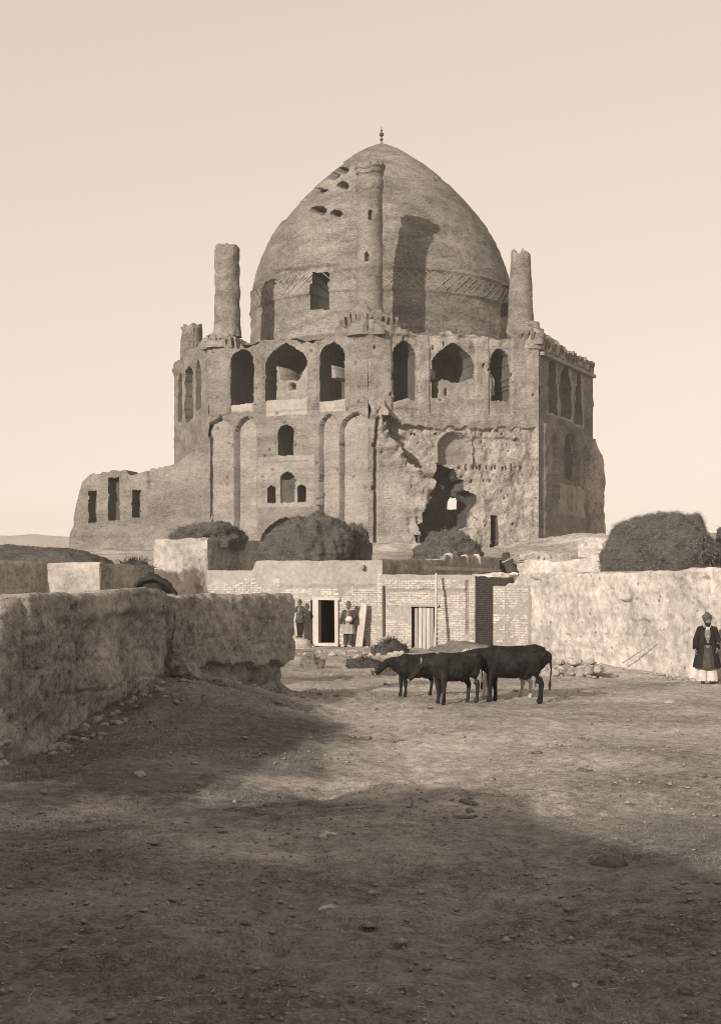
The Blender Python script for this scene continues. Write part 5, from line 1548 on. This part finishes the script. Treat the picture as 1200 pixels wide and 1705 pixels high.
sleeves(arms, T, M['clothgrey'], BOY, (.085, .072, .06), .92)
for sg in (-1, 1):
    loft([(.75, .11, .12, sg * .085, 0), (.5, .10, .105, sg * .08, 0), (.3, .088, .092, sg * .072, 0), (.1, .075, .08, sg * .07, 0)], 36).xf(T).build('trouser_leg', M['clothblack'], BOY, True)
    s_ = MB(); s_.tube([(sg * .07, .05, .04), (sg * .075, -.06, .045), (sg * .085, -.16, .032)], [(.042, .042), (.048, .042), (.036, .026)], 12); s_.xf(T).build('shoe', M['clothblack'], BOY, True)

# ------------------------------------------------------------------ ground cover
def scatter_pts(n, seed, ymin=7.0, ymax=48.0, bias=1.0):
    r = np.random.default_rng(seed)
    y = ymin * (ymax / ymin) ** (r.random(n) ** bias)
    x = (r.random(n) * 2 - 1) * (.32 * y + 1.5)
    return x, y, r
def inside_walls(x, y):
    """behind the left wall or behind the long wall"""
    xa = np.interp(y, [20.5, 29.1, 33.6, 60], [WA0[0], WA1[0], WB1[0], WB1[0]])
    xr = np.interp(y, [20, 38.9, 49.6], [14, RB[0], RA[0]])
    return ((y > 19.4) & (x < xa + .05) & (y < 60)) | (x > xr - .1)
# pebbles and crumbs of earth
n = 11000
x, y, r = scatter_pts(n, 11)
dens = fbm(x, y, 5.0, .35, 3) + .25 * r.normal(size=n)
k = (dens > -.25) & ~inside_walls(x, y)
x, y = x[k], y[k]; n = len(x); z = ground_z(x, y)
sz = .010 * np.exp(r.normal(size=n) * .55) * (1 + .018 * y)
ico = np.array([[0, 0, 1], [.9, 0, .25], [.28, .86, .25], [-.73, .53, .25], [-.73, -.53, .25], [.28, -.86, .25], [0, 0, -.6]])
icf = np.array([[0, 1, 2], [0, 2, 3], [0, 3, 4], [0, 4, 5], [0, 5, 1], [6, 2, 1], [6, 3, 2], [6, 4, 3], [6, 5, 4], [6, 1, 5]])
rot = r.random(n) * 6.28; ca, sa = np.cos(rot), np.sin(rot)
P = ico[None] * (1 + .3 * r.normal(size=(n, 7, 1))) * np.stack([sz * r.uniform(.8, 1.5, n), sz * r.uniform(.7, 1.2, n), sz * r.uniform(.5, .9, n)], -1)[:, None]
P = np.stack([P[..., 0] * ca[:, None] - P[..., 1] * sa[:, None], P[..., 0] * sa[:, None] + P[..., 1] * ca[:, None], P[..., 2]], -1) + np.stack([x, y, z + sz * .2], -1)[:, None]
F = (np.arange(n)[:, None, None] * 7 + icf[None]).reshape(-1, 3)
o = mesh_np('pebbles', P.reshape(-1, 3), F, M['pebble'], None, base=(0, 0, 0))
tag(o, 'small pebbles and crumbs of earth strewn over the open ground', 'pebbles', kind='stuff')
# short dry grass, thick on the bank by the left wall and in tufts elsewhere
n = 130000
x, y, r = scatter_pts(n, 12, 6.5, 44)
d = np.minimum(seg_dist(x, y, WA0, WA1), seg_dist(x, y, WA1, WB1))
dens = fbm(x, y, 9.0, .45, 3) + .5 * fbm(x, y, 2.0, 2.2, 2)
bank = np.exp(-(d / 3.2) ** 2) * sstep(15, 19, y)
k = ((dens + .9 * bank - .02 * np.clip(y - 20, 0, 30)) > .30 - .28 * (1 - sstep(13, 20, y)) + .25 * r.random(n)) & ~inside_walls(x, y)
x, y, bank = x[k], y[k], bank[k]; n = len(x); z = ground_z(x, y)
hgt = (.012 + .022 * r.random(n)) * (1 + 1.6 * bank) * (1 + .012 * y)
a = r.random(n) * 6.28; lean = r.uniform(.2, 1.4, n)
w = .0022 * (1 + .05 * y)
dx, dy = np.cos(a), np.sin(a)
V = np.stack([np.stack([x - dy * w, y + dx * w, z - .004], -1), np.stack([x + dy * w, y - dx * w, z - .004], -1), np.stack([x + dx * hgt * lean, y + dy * hgt * lean, z + hgt], -1)], 1)
o = mesh_np('dry_grass', V.reshape(-1, 3), np.arange(n * 3).reshape(-1, 3), M['grass'], None, base=(0, 0, 0))
tag(o, 'short dry grass and straw lying on the trodden ground', 'grass', kind='stuff')
n = 5200
x, y, r = scatter_pts(n, 19, 6.5, 46)
k = (fbm(x, y, 3.0, .5, 3) > -.05) & ~inside_walls(x, y)
x, y = x[k], y[k]; n = len(x); z = ground_z(x, y) + .012
a = r.random(n) * 6.28; l = r.uniform(.03, .11, n) * (1 + .012 * y); w = .0022 * (1 + .05 * y); dx, dy = np.cos(a), np.sin(a); ti = r.normal(size=n) * .012
V = np.stack([np.stack([x - dy * w, y + dx * w, z], -1), np.stack([x + dy * w, y - dx * w, z], -1), np.stack([x + dx * l, y + dy * l, z + .004 + ti], -1)], 1)
o = mesh_np('straw_litter', V.reshape(-1, 3), np.arange(n * 3).reshape(-1, 3), M['woodpale'], None, base=(0, 0, 0))
tag(o, 'loose straws littering the trodden yard', 'straw', kind='stuff')
dn = [(random.uniform(-3, 7), random.uniform(15, 42)) for _ in range(26)]
mbd = MB()
for (x_, y_) in dn:
    if bool(inside_walls(np.array([x_]), np.array([y_]))[0]): continue
    g_ = float(ground_z(x_, y_))
    for q in range(random.randint(2, 5)):
        s_ = random.uniform(.025, .06); mbd.ball((x_ + random.gauss(0, .08), y_ + random.gauss(0, .08), g_ + s_ * .25), (s_ * 1.2, s_, s_ * .55), 8, 6)
o = mbd.build('dung', M['muddark'], None, True, base=(0, 0, 0))
tag(o, 'scattered dark animal droppings on the yard', 'dung', kind='stuff')
# single stones that stand out in the photograph
for px_, py_, s_, mt, lb in ((1015, 1436, .16, 'muddark', 'dark wedge-shaped clod on the ground at the lower right'), (545, 1507, .06, 'stonepale', 'small pale stone in the middle foreground shade'),
                             (548, 1390, .09, 'stonepale', 'pale chipped stone in the shade left of the middle'), (958, 1636, .035, 'stonepale', 'tiny pale stone near the bottom edge on the right'),
                             (1116, 1172, .14, 'stone', 'loose stone on the sunny ground left of the robed man'), (232, 1302, .08, 'stone', 'loose stone on the shaded bank at the left')):
    Yg = CAM_Z * FPX / (py_ - HOR); Xg = (px_ - 600) / FPX * Yg
    o = lump('loose_stone', (Xg, Yg, float(ground_z(Xg, Yg)) - .01), (s_, s_ * .8, s_ * .55), M[mt], None, s_ * 31, .35, nu=18, nv=10)
    tag(o, lb, 'stone')

# ------------------------------------------------------------------ dusty air
mh, nh, bh_ = mat_new('dusty_air')
nh.nodes.remove(bh_)
vp = nh.nodes.new('ShaderNodeVolumePrincipled')
vp.inputs['Color'].default_value = (.95, .86, .76, 1)
vp.inputs['Density'].default_value = .00036
vp.inputs['Anisotropy'].default_value = 0.0
nh.links.new(vp.outputs[0], [n_ for n_ in nh.nodes if n_.type == 'OUTPUT_MATERIAL'][0].inputs['Volume'])
hz = MB(); hz.box((0, 500, 24.5), (9400, 11000, 55))
o = hz.build('haze', mh, None)
tag(o, 'thin pale dust haze hanging over the whole place', 'haze', kind='stuff')
